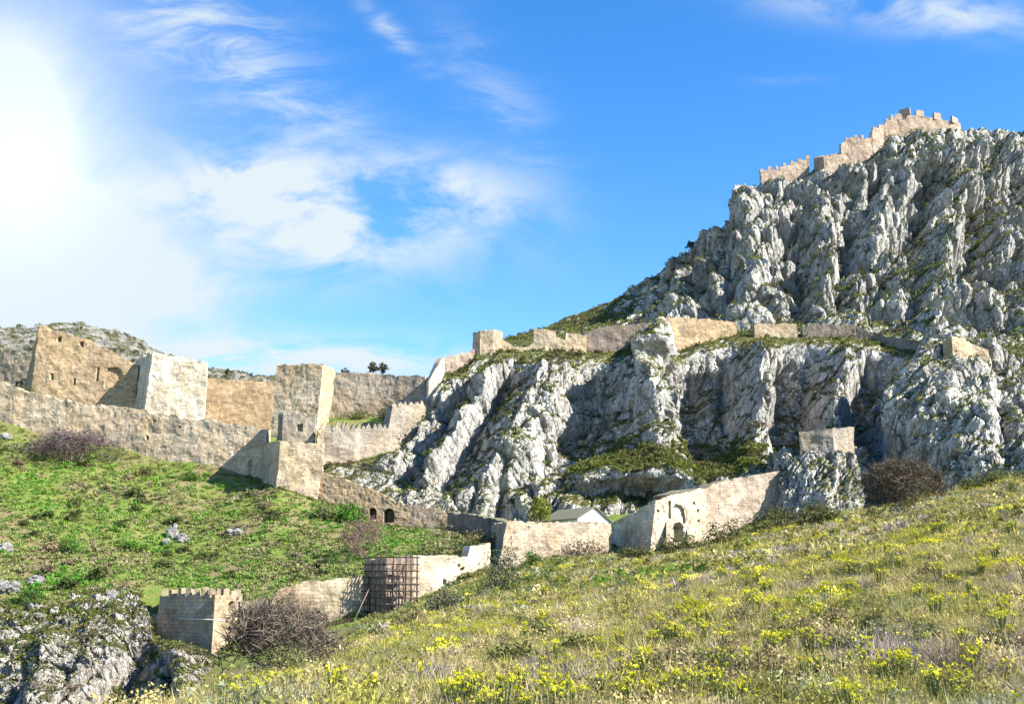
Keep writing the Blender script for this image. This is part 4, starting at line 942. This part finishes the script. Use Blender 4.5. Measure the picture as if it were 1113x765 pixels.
def bare_bush(name, label, base, w, h, tint=(.17, .125, .10), stems=11, depth=3, leaf=.0, ltint=OLIVE, r=.035, cat='bush', kids=3, tip_w=.012):
    segs, tips = [], []
    for _ in range(stems):
        d = rand_dirs(1)[0]; d[2] = abs(d[2])+.35; d /= np.linalg.norm(d); branch(np.array([0, 0, 0.])+rng.normal(size=3)*[.12, .12, 0], d, .42, r/h*1.0, depth, segs, tips, .4, kids)
    n = len(segs); v = tube_tris(segs); o_scale = np.array([1.0, 1.0, 1.0])
    tp = np.array(tips); k = len(tp)*3; dd = rng.normal(size=(k, 3))*.75; dd[:, 2] = dd[:, 2]*.7+.35; b0 = np.repeat(tp, 3, 0); s_ = rng.normal(size=(k, 3)); s_ *= (tip_w/h)/np.linalg.norm(s_, axis=1, keepdims=True)
    tw_ = np.stack([b0-s_, b0+s_, b0+dd*.16], 1).reshape(-1, 3)
    v = np.concatenate([v, tw_]); c = np.array(tint)*np.repeat(rng.uniform(.7, 1.4, len(v)//3), 3)[:, None]
    v = fit(v, base, w, h); e_ = empty(name, base); tag(e_, label, cat)
    obj('branches', tri_mesh('branches', v, c, M['twig']), e_)
    if leaf:
        L_ = int(len(tp)*leaf); t0 = fit(tp, base, w*.98, h)[rng.integers(0, len(tp), L_)] + rng.normal(size=(L_, 3))*w*.035
        a = rng.normal(size=(L_, 3)); a /= np.linalg.norm(a, axis=1, keepdims=True); b = np.cross(a, rng.normal(size=(L_, 3))); b /= np.linalg.norm(b, axis=1, keepdims=True)
        ls = max(.035, w*.012); vv = np.stack([t0-a*ls, t0+a*ls, t0+b*ls*1.2], 1).reshape(-1, 3); obj('leaves', tri_mesh('leaves', vv, np.array(ltint)*np.repeat(rng.uniform(.6, 1.3, L_), 3)[:, None], M['leaf']), e_)
    return e_
def leafy_bush(name, label, base, w, h, tint, n=900, leaf=.055, cat='bush', twigs=40, twig_tint=(.16, .12, .09), group=None, depth=None):
    k = max(8, n//28); cen = rand_dirs(k)*rng.uniform(.35, .95, (k, 1)); own = rng.integers(0, k, n)
    p = cen[own] + rng.normal(size=(n, 3))*.15; p[:, 2] = np.abs(p[:, 2]); shade = rng.uniform(.7, 1.3, k)[own]*rng.uniform(.75, 1.25, n)
    a = rng.normal(size=(n, 3)); a /= np.linalg.norm(a, axis=1, keepdims=True); b = np.cross(a, rng.normal(size=(n, 3))); b /= np.linalg.norm(b, axis=1, keepdims=True)
    sc3 = np.array([w/2, (depth or w*.8)/2, h]); pp = p*sc3; L = leaf*rng.uniform(.6, 1.5, (n, 1))
    v = np.stack([pp-a*L-b*L*.5, pp+a*L*1.2, pp-a*L*.5+b*L*.9], 1).reshape(-1, 3)+base
    e_ = empty(name, base); tag(e_, label, cat, group)
    obj('foliage', tri_mesh('foliage', v, np.array(tint)*np.repeat(shade, 3)[:, None], M['leaf']), e_)
    tv, tf = spike_dome(twigs, .03, 1, .3, .6); obj('branches', tri_mesh('branches', (tv*sc3).reshape(-1, 3)+base, np.array(twig_tint)*np.repeat(tf, 3)[:, None], M['twig']), e_)
    return e_
def at(px, py, d): # foot of a plant: on the ground under a photo column at a distance
    q = P(px, py, d); q[2] = float(ground_z(q[0:1], np.array([d]))[0]) - .05; return q
def rock_at(Pt, X_, Y_, px, py, up=.0):
    k = np.argmin((proj(Pt)[0]-px)**2 + (proj(Pt)[1]-py)**2 + np.where(np.arange(Pt.shape[1])[None, :] > Pt.shape[1]-12, 1e6, 0)); return Pt.reshape(-1, 3)[k] + np.array([0, 0, up])
def mpx(d): return d/FPX*1.02
bare_bush('bare_bush', 'largest leafless twiggy bush, in front of the crenellated tower wall', at(307, 738, 46), 112*mpx(46), 78*mpx(46), (.12, .095, .072), 26, 4, 1.3, (.15, .135, .06), .024, kids=3, tip_w=.028)
leafy_bush('green_shrub', 'grey-green feathery shrub at the foot of the largest bare bush', at(318, 752, 40), 78*mpx(40), 32*mpx(40), (.17, .18, .06), 1600, .045)
bare_bush('bare_bush', 'wide brown leafless bush under the big right-hand buttress', at(986, 556, 101), 84*mpx(101), 46*mpx(101), (.105, .08, .055), 26, 4, 1.6, (.12, .10, .045), .07, tip_w=.03)
bare_bush('bare_bush', 'low purplish leafless bush at the foot of the long wall', at(75, 503, 181), 92*mpx(181), 30*mpx(181), (.125, .09, .095), 34, 3, 1.2, (.115, .085, .085), .06, tip_w=.04)
bare_bush('bare_bush', 'reddish-brown leafless bush behind the scaffolded tower', at(396, 613, 146), 46*mpx(146), 38*mpx(146), (.165, .105, .09), 26, 3, 1.0, (.16, .10, .08), .05, tip_w=.035)
bare_bush('bare_bush', 'pale leafless shrub against the arcade wall, right of its arches', at(465, 580, 164), 42*mpx(164), 34*mpx(164), (.27, .225, .19), 12, 3, .2, (.25, .20, .14), .05, tip_w=.035)
leafy_bush('green_shrub', 'vivid green rounded shrub below the two arched openings', at(376, 576, 164), 42*mpx(164), 20*mpx(164), (.075, .19, .02), 1500, .16)
leafy_bush('green_shrub', 'olive shrub below the small tower, left of the vivid green shrub', at(352, 580, 163), 26*mpx(163), 22*mpx(163), (.13, .16, .05), 900, .15)
leafy_bush('dark_shrub', 'dark grey-green shrub with a stout stem below the corner of the flared wall', at(546, 657, 92), 54*mpx(92), 44*mpx(92), (.115, .125, .065), 1900, .09)
leafy_bush('dark_shrub', 'dark shrub on top of the sunlit wall, left of centre', at(468, 603, 139), 44*mpx(139), 20*mpx(139), (.065, .085, .025), 900, .14)
leafy_bush('dark_shrub', 'dark shrub above the sunlit wall beside its raised end', at(505, 601, 142), 40*mpx(142), 24*mpx(142), (.075, .095, .03), 900, .14)
leafy_bush('dark_shrub', 'brownish shrub under the dark shaded wall', at(520, 588, 150), 50*mpx(150), 18*mpx(150), (.15, .13, .055), 900, .14)
leafy_bush('grey_shrub', 'grey-green mound of a shrub below the sunlit wall', at(485, 668, 78), 52*mpx(78), 30*mpx(78), (.15, .155, .09), 1500, .075)
leafy_bush('brown_shrub', 'brown mound shrub in the gully below the scaffolding', at(452, 688, 66), 50*mpx(66), 22*mpx(66), (.21, .17, .085), 1500, .06)
leafy_bush('dark_shrub', 'dark low shrub in the gully bottom, left of the brown mound', at(415, 704, 62), 40*mpx(62), 16*mpx(62), (.075, .095, .03), 1100, .06)
for (px, py, d_, w_, h_, lab) in ((742, 612, 112, 74, 22, 'dark shrub directly below the arched doorway'), (792, 603, 112, 56, 26, 'dark bush below the curved wall, right of the doorway'), (846, 590, 112, 66, 28, 'dark bush at the foot of the white rock pillar'), (893, 581, 110, 48, 22, 'dark bush just right of the white rock pillar'), (690, 617, 112, 46, 16, 'brownish low shrub in front of the shaded gate flank')):
    leafy_bush('dark_shrub', lab, at(px, py, d_), w_*mpx(d_), h_*mpx(d_), (.10, .105, .03) if d_ else 0, 1500, .11)
leafy_bush('brown_shrub', 'brown bramble on the foot of the flared wall', at(632, 608, 138), 60*mpx(138), 22*mpx(138), (.19, .15, .10), 1100, .12)
leafy_bush('green_shrub', 'bright green shrub at the bright corner of the flared wall', at(578, 617, 130), 34*mpx(130), 18*mpx(130), (.085, .15, .025), 900, .11)
leafy_bush('green_shrub', 'olive bush on the crest at the right edge', at(1092, 530, 100), 62*mpx(100), 18*mpx(100), (.13, .14, .035), 1300, .09)
leafy_bush('green_shrub', 'olive bush on the crest, right of the wide brown bush', at(1058, 540, 101), 30*mpx(101), 18*mpx(101), (.14, .15, .04), 900, .09)
for (px, py, d_, w_, h_, lab, tn) in ((205, 452, 205, 30, 13, 'grey shrub at the foot of the whitish tower', (.20, .19, .12)), (106, 441, 196, 26, 13, 'grey-brown shrub below the blind arch', (.19, .17, .11)), (28, 428, 196, 32, 10, 'dark shrub at the foot of the tallest tower', (.10, .11, .05)), (72, 437, 195, 26, 11, 'dark shrub on the long wall below the tallest tower', (.10, .10, .05)),
    (208, 523, 180, 26, 9, 'bright green shrub at the foot of the grey wall', (.10, .17, .03)), (158, 520, 180, 30, 11, 'olive shrub at the foot of the long wall', (.15, .16, .045)), (388, 458, 216, 44, 9, 'green bush band under the skyline wall', (.11, .14, .03)), (422, 455, 214, 30, 14, 'dark green bush under the right end of the skyline wall', (.06, .08, .025)), (75, 600, 148, 34, 18, 'vivid green clump on the left slope', (.07, .17, .02)), (140, 590, 152, 40, 10, 'vivid green patch of plants in the middle of the left slope', (.085, .18, .02)), (35, 655, 131, 40, 18, 'dark green shrub above the crag at the left edge', (.06, .12, .025)), (80, 668, 128, 26, 14, 'brown shrub on the crag top', (.15, .12, .075))):
    leafy_bush('shrub', lab, at(px, py, d_), w_*mpx(d_), h_*mpx(d_), tn, 800, .13)
for lab_, grp_, tint_, sz_, spots_ in (
    ('dark olive shrub dotted over the green slope below the long wall', 'dark shrubs on the green slope', (.085, .11, .03), (.7, 1.5), [(rng.uniform(20, 380), rng.uniform(505, 640)) for _ in range(34)]),
    ('brown dry shrub dotted over the green slope below the long wall', 'brown shrubs on the green slope', (.22, .16, .10), (.6, 1.3), [(rng.uniform(10, 400), rng.uniform(505, 645)) for _ in range(16)]),
    ('rounded olive shrub standing above the scrub of the near slope', 'olive shrubs on the near slope', (.16, .175, .05), (.4, .85), [(rng.uniform(400, 1105), rng.uniform(600, 735)) for _ in range(30)]),
    ('rounded straw-brown shrub standing above the scrub of the near slope', 'straw-brown shrubs on the near slope', (.25, .20, .10), (.35, .75), [(rng.uniform(330, 1105), rng.uniform(615, 760)) for _ in range(34)])):
    protos_ = [leafy_bush('shrub', lab_, np.zeros(3), 2.0, 1.0, tint_, 700 if 'near' in lab_ else 320, .06 if 'near' in lab_ else .12, 'shrub', 30, group=grp_) for _ in range(3)]
    for k_, (px_, py_) in enumerate(spots_):
        q_ = ray_ground(px_, py_); src = protos_[k_ % 3]
        if k_ < 3: e_ = src
        else:
            e_ = src.copy(); COL.objects.link(e_)
            for ch_ in list(src.children): d_ = ch_.copy(); COL.objects.link(d_); d_.parent = e_
        far_ = 1.25 if q_[1] > 70 else 1.0; s_ = rng.uniform(*sz_)*far_
        e_.location = q_ - [0, 0, .06]; e_.rotation_euler = (0, 0, rng.uniform(0, 6.28)); e_.scale = (s_, s_*rng.uniform(.8, 1.2), s_*rng.uniform(.65, 1.0))
for px_, py_, w_, h_, lab_ in ((160, 684, 26, 30, 'dark bramble in the cleft left of the crenellated tower'), (146, 668, 22, 16, 'dark shrub on the crag beside the leaning white rock')):
    leafy_bush('dark_shrub', lab_, at(px_, py_, 126.5), w_*mpx(126), h_*mpx(126), (.085, .095, .035), 900, .13)
def tree(name, label, base, w, h, tint, n=900, leaf=.12, trunk=.18, cat='tree', crown_lo=.25, round_=1.0, ttint=(.10, .075, .055)):
    k = max(10, n//26); cen = rng.normal(size=(k, 3)); cen /= np.linalg.norm(cen, axis=1, keepdims=True); cen *= rng.uniform(.3, .95, (k, 1)); own = rng.integers(0, k, n); p = cen[own]+rng.normal(size=(n, 3))*.13
    hh = h*(1-crown_lo); sc3 = np.array([w/2, w/2, hh/2]); pp = p*sc3; tap = 1-(round_*.35*np.clip(p[:, 2:3], -1, 1)); pp[:, :2] *= tap; pp[:, 2] += h*crown_lo+hh/2
    a = rng.normal(size=(n, 3)); a /= np.linalg.norm(a, axis=1, keepdims=True); b = np.cross(a, rng.normal(size=(n, 3))); b /= np.linalg.norm(b, axis=1, keepdims=True); L = leaf*rng.uniform(.6, 1.5, (n, 1))
    v = np.stack([pp-a*L-b*L*.5, pp+a*L*1.2, pp-a*L*.5+b*L*.9], 1).reshape(-1, 3)+base; c = np.array(tint)*np.repeat(rng.uniform(.7, 1.3, k)[own]*rng.uniform(.75, 1.25, n), 3)[:, None]
    e_ = empty(name, base); tag(e_, label, cat); obj('crown', tri_mesh('crown', v, c, M['leaf']), e_)
    segs = [(np.array([0, 0, -.4]), np.array([.02, 0, h*.45]), trunk, trunk*.7), (np.array([.02, 0, h*.45]), np.array([.05, 0, h*.8]), trunk*.7, trunk*.3)]
    for _ in range(7): q0 = np.array([.02, 0, h*rng.uniform(.25, .6)]); segs.append((q0, q0+np.array([rng.normal()*w*.25, rng.normal()*w*.25, h*.25]), trunk*.4, trunk*.15))
    tv = tube_tris(segs)+base; obj('trunk', tri_mesh('trunk', tv, np.tile(np.array(ttint), (len(tv), 1)), M['twig']), e_); return e_
tree('evergreen_tree', 'dense yellow-green evergreen standing left of the small white house', at(587, 565, 168), 27*mpx(168), 36*mpx(168), (.20, .22, .035), 2400, .12, .2, crown_lo=.05, round_=1.3)
tree('ridge_tree', 'larger dark tree above the skyline wall', at(405, 416, 245)*[1, 1, 0]+[0, 0, zof(407, 245)-.5], 15*mpx(245), 17*mpx(245), (.07, .075, .05), 700, .16, .2)
tree('ridge_tree', 'slightly smaller dark tree touching the larger one on the skyline', at(415, 416, 247)*[1, 1, 0]+[0, 0, zof(407, 247)-.5], 14*mpx(247), 16*mpx(247), (.075, .08, .055), 700, .16, .2)
tree('ridge_tree', 'small dark tree showing over the left part of the skyline wall', at(374, 416, 245)*[1, 1, 0]+[0, 0, zof(408, 245)-.5], 12*mpx(245), 10*mpx(245), (.075, .08, .055), 500, .16, .15)
tree('ridge_tree', 'lone tiny tree on the green ridge right of the whitish tower', at(248, 407, 400)*[1, 1, 0]+[0, 0, zof(409, 400)], 8*mpx(400), 8.5*mpx(400), (.07, .09, .05), 400, .22, .2)
tree('mountain_tree', 'small dark tree on the rocky skyline left of the mountain cliffs', rock_at(C2p[:, 300:460], C2x, C2y, 751, 270, -.6), 15*mpx(311), 12*mpx(311), (.06, .07, .055), 500, .2, .2)

# --- rocks lying on the slopes
def boulder(name, label, base, w, h, seed, mat=None, dpt=None):
    nu_, nv_ = 40, 24; a, b = np.meshgrid(np.linspace(0, 2*pi, nu_, endpoint=False), np.linspace(-.5*pi, .5*pi, nv_), indexing='ij')
    p = V3(np.cos(a)*np.cos(b), np.sin(a)*np.cos(b), np.sin(b)); f1, f2, cid = worley(p*1.7+seed*3.1, seed)
    p = p*(1 + .5*(cid-.5) + .35*(.5-f1) + .2*fbm(p*2.2, 4, seed))[..., None]
    v = p*np.array([w/2, (dpt or w*.7)/2, h*.62]) + base + [0, 0, h*.3]
    return tag(obj(name, raw_mesh(name, v, quads=grid_quads(nu_, nv_, True), mats=[mat or M['boulder']], smooth=False)), label, 'rock')
for i, (px, py, d_, w_, h_, lab) in enumerate(((187, 586, 157, 13, 14, 'tallest white rock of the trio in the middle of the green slope'), (198, 588, 156, 14, 9, 'right-hand white rock of the trio on the green slope'), (180, 590, 155, 8, 7, 'smallest white rock of the trio on the green slope'), (6, 598, 147, 16, 9, 'white rock at the left edge on the green slope'), (8, 634, 134, 26, 14, 'broad white rock at the left edge above the crag'), (38, 632, 137, 20, 9, 'white rock beside the broad one above the crag'), (120, 655, 131, 15, 13, 'upright white rock left of the crenellated tower'), (138, 654, 131, 16, 12, 'leaning white rock nearest the shaded tower face'), (256, 577, 158, 18, 6, 'pale flat stones in the upper right of the green slope'), (5, 482, 186, 12, 7, 'grey rock under the long wall at the left edge'), (170, 648, 131.5, 9, 9, 'small white rock touching the left corner of the crenellated tower'))):
    boulder('boulder', lab, at(px, py, d_), w_*mpx(d_), h_*mpx(d_), 500+i)

# --- scaffolding round the square tower
pm, ph_, pb, ppos, _ = new_mat('weathered scaffold poles'); ph_.put(pb.inputs['Base Color'], ph_.mix(ph_.noise(ppos, 2.5, 4, .6), (.03, .025, .022), (.09, .07, .06)))
km, kh, kb, kpos, _ = new_mat('scaffold boards'); kh.put(kb.inputs['Base Color'], kh.mix(kh.noise(kpos, 3.5, 4, .6), (.16, .12, .085), (.28, .22, .16)))
def stick(name, a, b, r, parent, mat=pm, sides=6):
    a, b = np.asarray(a, float), np.asarray(b, float); ax = (b-a)/np.linalg.norm(b-a); s_ = np.cross(ax, [.21, .37, .9]); s_ /= np.linalg.norm(s_); t_ = np.cross(ax, s_)
    an = np.linspace(0, 2*pi, sides, endpoint=False); r0 = [a+(s_*cos(q)+t_*sin(q))*r for q in an]; r1 = [b+(s_*cos(q)+t_*sin(q))*r*.9 for q in an]
    v_, q_, p_ = prism(r0, r1); o = raw_mesh(name, v_, quads=q_, polys=p_, mats=[mat]); o.shade_smooth() if hasattr(o, 'shade_smooth') else None
    return obj(name, o, parent)
F0, F1_, B0 = P(419, 640, 130.9), P(453, 640, 131.6), P(395, 640, 133.6)
sc = empty('scaffolding', np.array([F0[0], F0[1]+2, zof(668, 127)])); tag(sc, 'dark pole scaffolding standing against two faces of the square tower', 'scaffolding')
ztop, zbot = zof(601, 127), zof(674, 127)
def lerp(a, b, t): return a + (b-a)*t
fr = [lerp(F0, F1_, t) for t in (0, .22, .42, .62, .8, 1.0)]; lf_ = [lerp(B0, F0, t) for t in (.05, .3, .55, .78)]
for q in fr + lf_:
    for off_ in ((0, 0), (.15, -.75)):
        l = random.uniform(-.5, .35); stick('upright', [q[0]+off_[0], q[1]+off_[1], float(ground_z(np.array([q[0]]), np.array([q[1]]))[0])-.8], [q[0]+off_[0]+random.uniform(-.08, .08), q[1]+off_[1], ztop+l], .055, sc)
for k, zz in enumerate(np.linspace(zbot+.9, ztop-.35, 9)):
    j = random.uniform(-.07, .07)
    for off_ in (0, -.75):
        stick('ledger', [F0[0]-.35, F0[1]+off_-.07, zz+j], [F1_[0]+.35, F1_[1]+off_-.07, zz+j+random.uniform(-.08, .08)], .05, sc); stick('ledger', [B0[0]-.1, B0[1]+off_, zz], [F0[0]+.2, F0[1]+off_-.1, zz-j], .05, sc)
    if k in (1, 3, 4, 6):
        a_, b_ = F0 + [0, -.75, 0], F1_ + [0, -.75, 0]; v_, q_, p_ = prism([zed(a_, zz+.07), zed(b_, zz+.07), zed(b_+[0, .6, 0], zz+.07), zed(a_+[0, .6, 0], zz+.07)], [zed(a_, zz+.13), zed(b_, zz+.13), zed(b_+[0, .6, 0], zz+.13), zed(a_+[0, .6, 0], zz+.13)]); obj('board', raw_mesh('board', v_, quads=q_, polys=p_, mats=[km]), sc)
for (x0, x1, z0, z1) in ((.05, .42, 0, .5), (.62, .25, .15, .75), (.6, .98, 0, .55), (.3, .8, .45, 1)):
    a_, b_ = lerp(F0, F1_, x0), lerp(F0, F1_, x1); stick('brace', [a_[0], a_[1]-.85, lerp(zbot, ztop, z0)+.4], [b_[0], b_[1]-.85, lerp(zbot, ztop, z1)], .045, sc)
for k in range(1):
    a_ = P(383+6*k, 676, 129); b_ = P(401+7*k, 640, 131); stick('prop', [a_[0], a_[1], float(ground_z(a_[:1], a_[1:2])[0])-.3], b_, .055, sc, km)
# --- pale rail crossing the crenellated tower's corner
em, eh, eb, epos, _ = new_mat('bleached timber'); eh.put(eb.inputs['Base Color'], eh.mix(eh.noise(epos, 4, 3), (.62, .58, .5), (.48, .44, .38)))
pe = empty('timber_rail', P(222, 680, 121.5)); tag(pe, 'thin bleached rail crossing the corner of the crenellated tower', 'rail')
stick('rail', P(194, 671.5, 128.4), P(251, 674.5, 124.6), .075, pe, em)
for px, dd in ((198, 128.15), (226, 126.3)): q = P(px, 672, dd); stick('bracket', q, q+np.array([.35, 1.1, 0]), .05, pe, em)

# --- flowering herbs on the near slope
def herb_proto(seed, tall=.62):
    r_ = np.random.default_rng(seed); st_, lv, fl = [], [], []; lc, fc = [], []
    for k in range(r_.integers(9, 15)):
        a = r_.uniform(0, 2*pi); sp = r_.uniform(.03, .33); h = tall*r_.uniform(.65, 1.05); b0 = np.array([cos(a)*sp*.4, sin(a)*sp*.4, 0]); t0 = np.array([cos(a)*sp, sin(a)*sp, h]); st_.append((b0, t0, .012, .008))
        for _ in range(12):
            f = r_.uniform(.25, .92); c = b0+(t0-b0)*f; d_ = r_.normal(size=3); d_[2] = abs(d_[2])*.6; d_ /= np.linalg.norm(d_); s_ = np.cross(d_, [0, 0, 1])*.02; lv.append([c-s_, c+s_, c+d_*.1]); lc.append(r_.uniform(.7, 1.3))
        for _ in range(9):
            d_ = r_.normal(size=3); d_ /= np.linalg.norm(d_); c = t0+d_*np.array([.042, .042, .03])*r_.uniform(.4, 1.1); q1 = r_.normal(size=3)*.024; q2 = r_.normal(size=3)*.024; fl.append([c-q1, c+q1, c+q2]); fc.append(r_.uniform(.75, 1.15))
    sv = tube_tris(st_); lv = np.array(lv).reshape(-1, 3); gv = np.concatenate([sv, lv]); gc = np.concatenate([np.tile([.14, .17, .05], (len(sv), 1)), np.array([.15, .20, .075])*np.repeat(lc, 3)[:, None]])
    fv = np.array(fl).reshape(-1, 3); fcol = np.array([.66, .62, .03])*np.repeat(fc, 3)[:, None]
    return tri_mesh('foliage', gv, gc, M['leaf']), tri_mesh('blossoms', fv, fcol, M['petal'])
HP = [herb_proto(900+k) for k in range(7)]
CL = [(560, 757, 34, 8, 15, 'in the bottom row, left of centre'), (700, 742, 40, 12, 30, 'in the dense clump at the bottom centre'), (690, 690, 36, 8, 22, 'in the long band below the gate bastion'), (740, 682, 24, 7, 14, 'in the band right of the centre'), (955, 722, 26, 10, 16, 'in the clump at the lower right'), (1050, 652, 36, 8, 16, 'in the clump near the right edge'), (960, 612, 40, 5, 16, 'in the middle of the right-hand slope'), (925, 640, 30, 6, 13, 'left of the dry mauve patch'), (790, 640, 36, 8, 16, 'on the slope below the dark bushes'), (870, 618, 40, 8, 12, 'high on the slope below the rock pillar'), (1085, 570, 26, 10, 14, 'just below the crest at the right edge'), (1000, 575, 40, 8, 8, 'below the wide brown bush'), (820, 708, 20, 8, 8, 'in the sparse lower centre right'), (845, 690, 26, 8, 9, 'around the dry tufts right of centre'), (1075, 700, 26, 12, 12, 'in the lower right corner'), (325, 752, 30, 5, 10, 'at the foot of the largest bare bush'), (270, 760, 18, 4, 6, 'at the lower left edge of the slope'), (640, 655, 30, 8, 9, 'on the slope below the flared wall'), (600, 640, 26, 6, 6, 'below the bright corner of the flared wall'), (900, 748, 60, 10, 14, 'scattered in the bottom right'), (1060, 745, 30, 10, 8, 'in the bottom right corner'), (480, 760, 30, 4, 4, 'in the bottom row near the bare bush'), (770, 745, 30, 10, 10, 'right of the dense bottom clump')]
hn = 0
for (px, py, sx, sy, cnt, where) in CL:
    for k in range(cnt):
        q = ray_ground(px+rng.normal()*sx*1.5, min(py+rng.normal()*sy*1.9+6, 800)); nearp = q[1] < 40
        e_ = empty('yellow_herb', q); e_.rotation_euler = (0, 0, random.uniform(0, 6.28)); s_ = random.uniform(.35, .85)*(1.0 if q[1] < 30 else 1.25); e_.scale = (s_, s_, s_*random.uniform(.85, 1.1))
        tag(e_, 'yellow-flowered herb ' + where, 'flowering plant', 'yellow flowers on the near slope'); pr = HP[hn % 7]; hn += 1
        for nm, me in zip(('foliage', 'blossoms'), pr): o = bpy.data.objects.new(nm, me); COL.objects.link(o); o.parent = e_
# loose specks of bloom too small and many to count
x, y, z = place(9500, 24, 112, 1.5); k = (fbm(V3(x, y, 0*x)/8.0, 3, 640) > .2) & (x/y > ratio(430)); x, y, z = x[k], y[k], z[k]
fp = [(np.array([[(-.06, 0, .0), (.06, 0, .02), (0, .03, .1)]])+rng.normal(size=(26, 1, 3))*[.28, .28, .07]+[0, 0, .42], rng.uniform(.8, 1.2, 26)) for _ in range(4)]
gp_ = [both((a, b*0+1)) for a, b in fp]
v1, c1 = scatter(fp, V3(x, y, z), rng.uniform(.45, .9, len(x)), np.tile([.58, .55, .03], (len(x), 1))*rng.uniform(.6, 1.2, (len(x), 1)))
kind(obj('yellow_blossom', tri_mesh('yellow_blossom', v1, c1, M['petal'])), 'stuff', 'small yellow blooms scattered through the scrub', 'blossom')
for o in list(scn.objects):
    if o.parent is None and 'category' in o and 'kind' not in o: o['kind'] = 'thing'
    if '_w' in o: del o['_w']
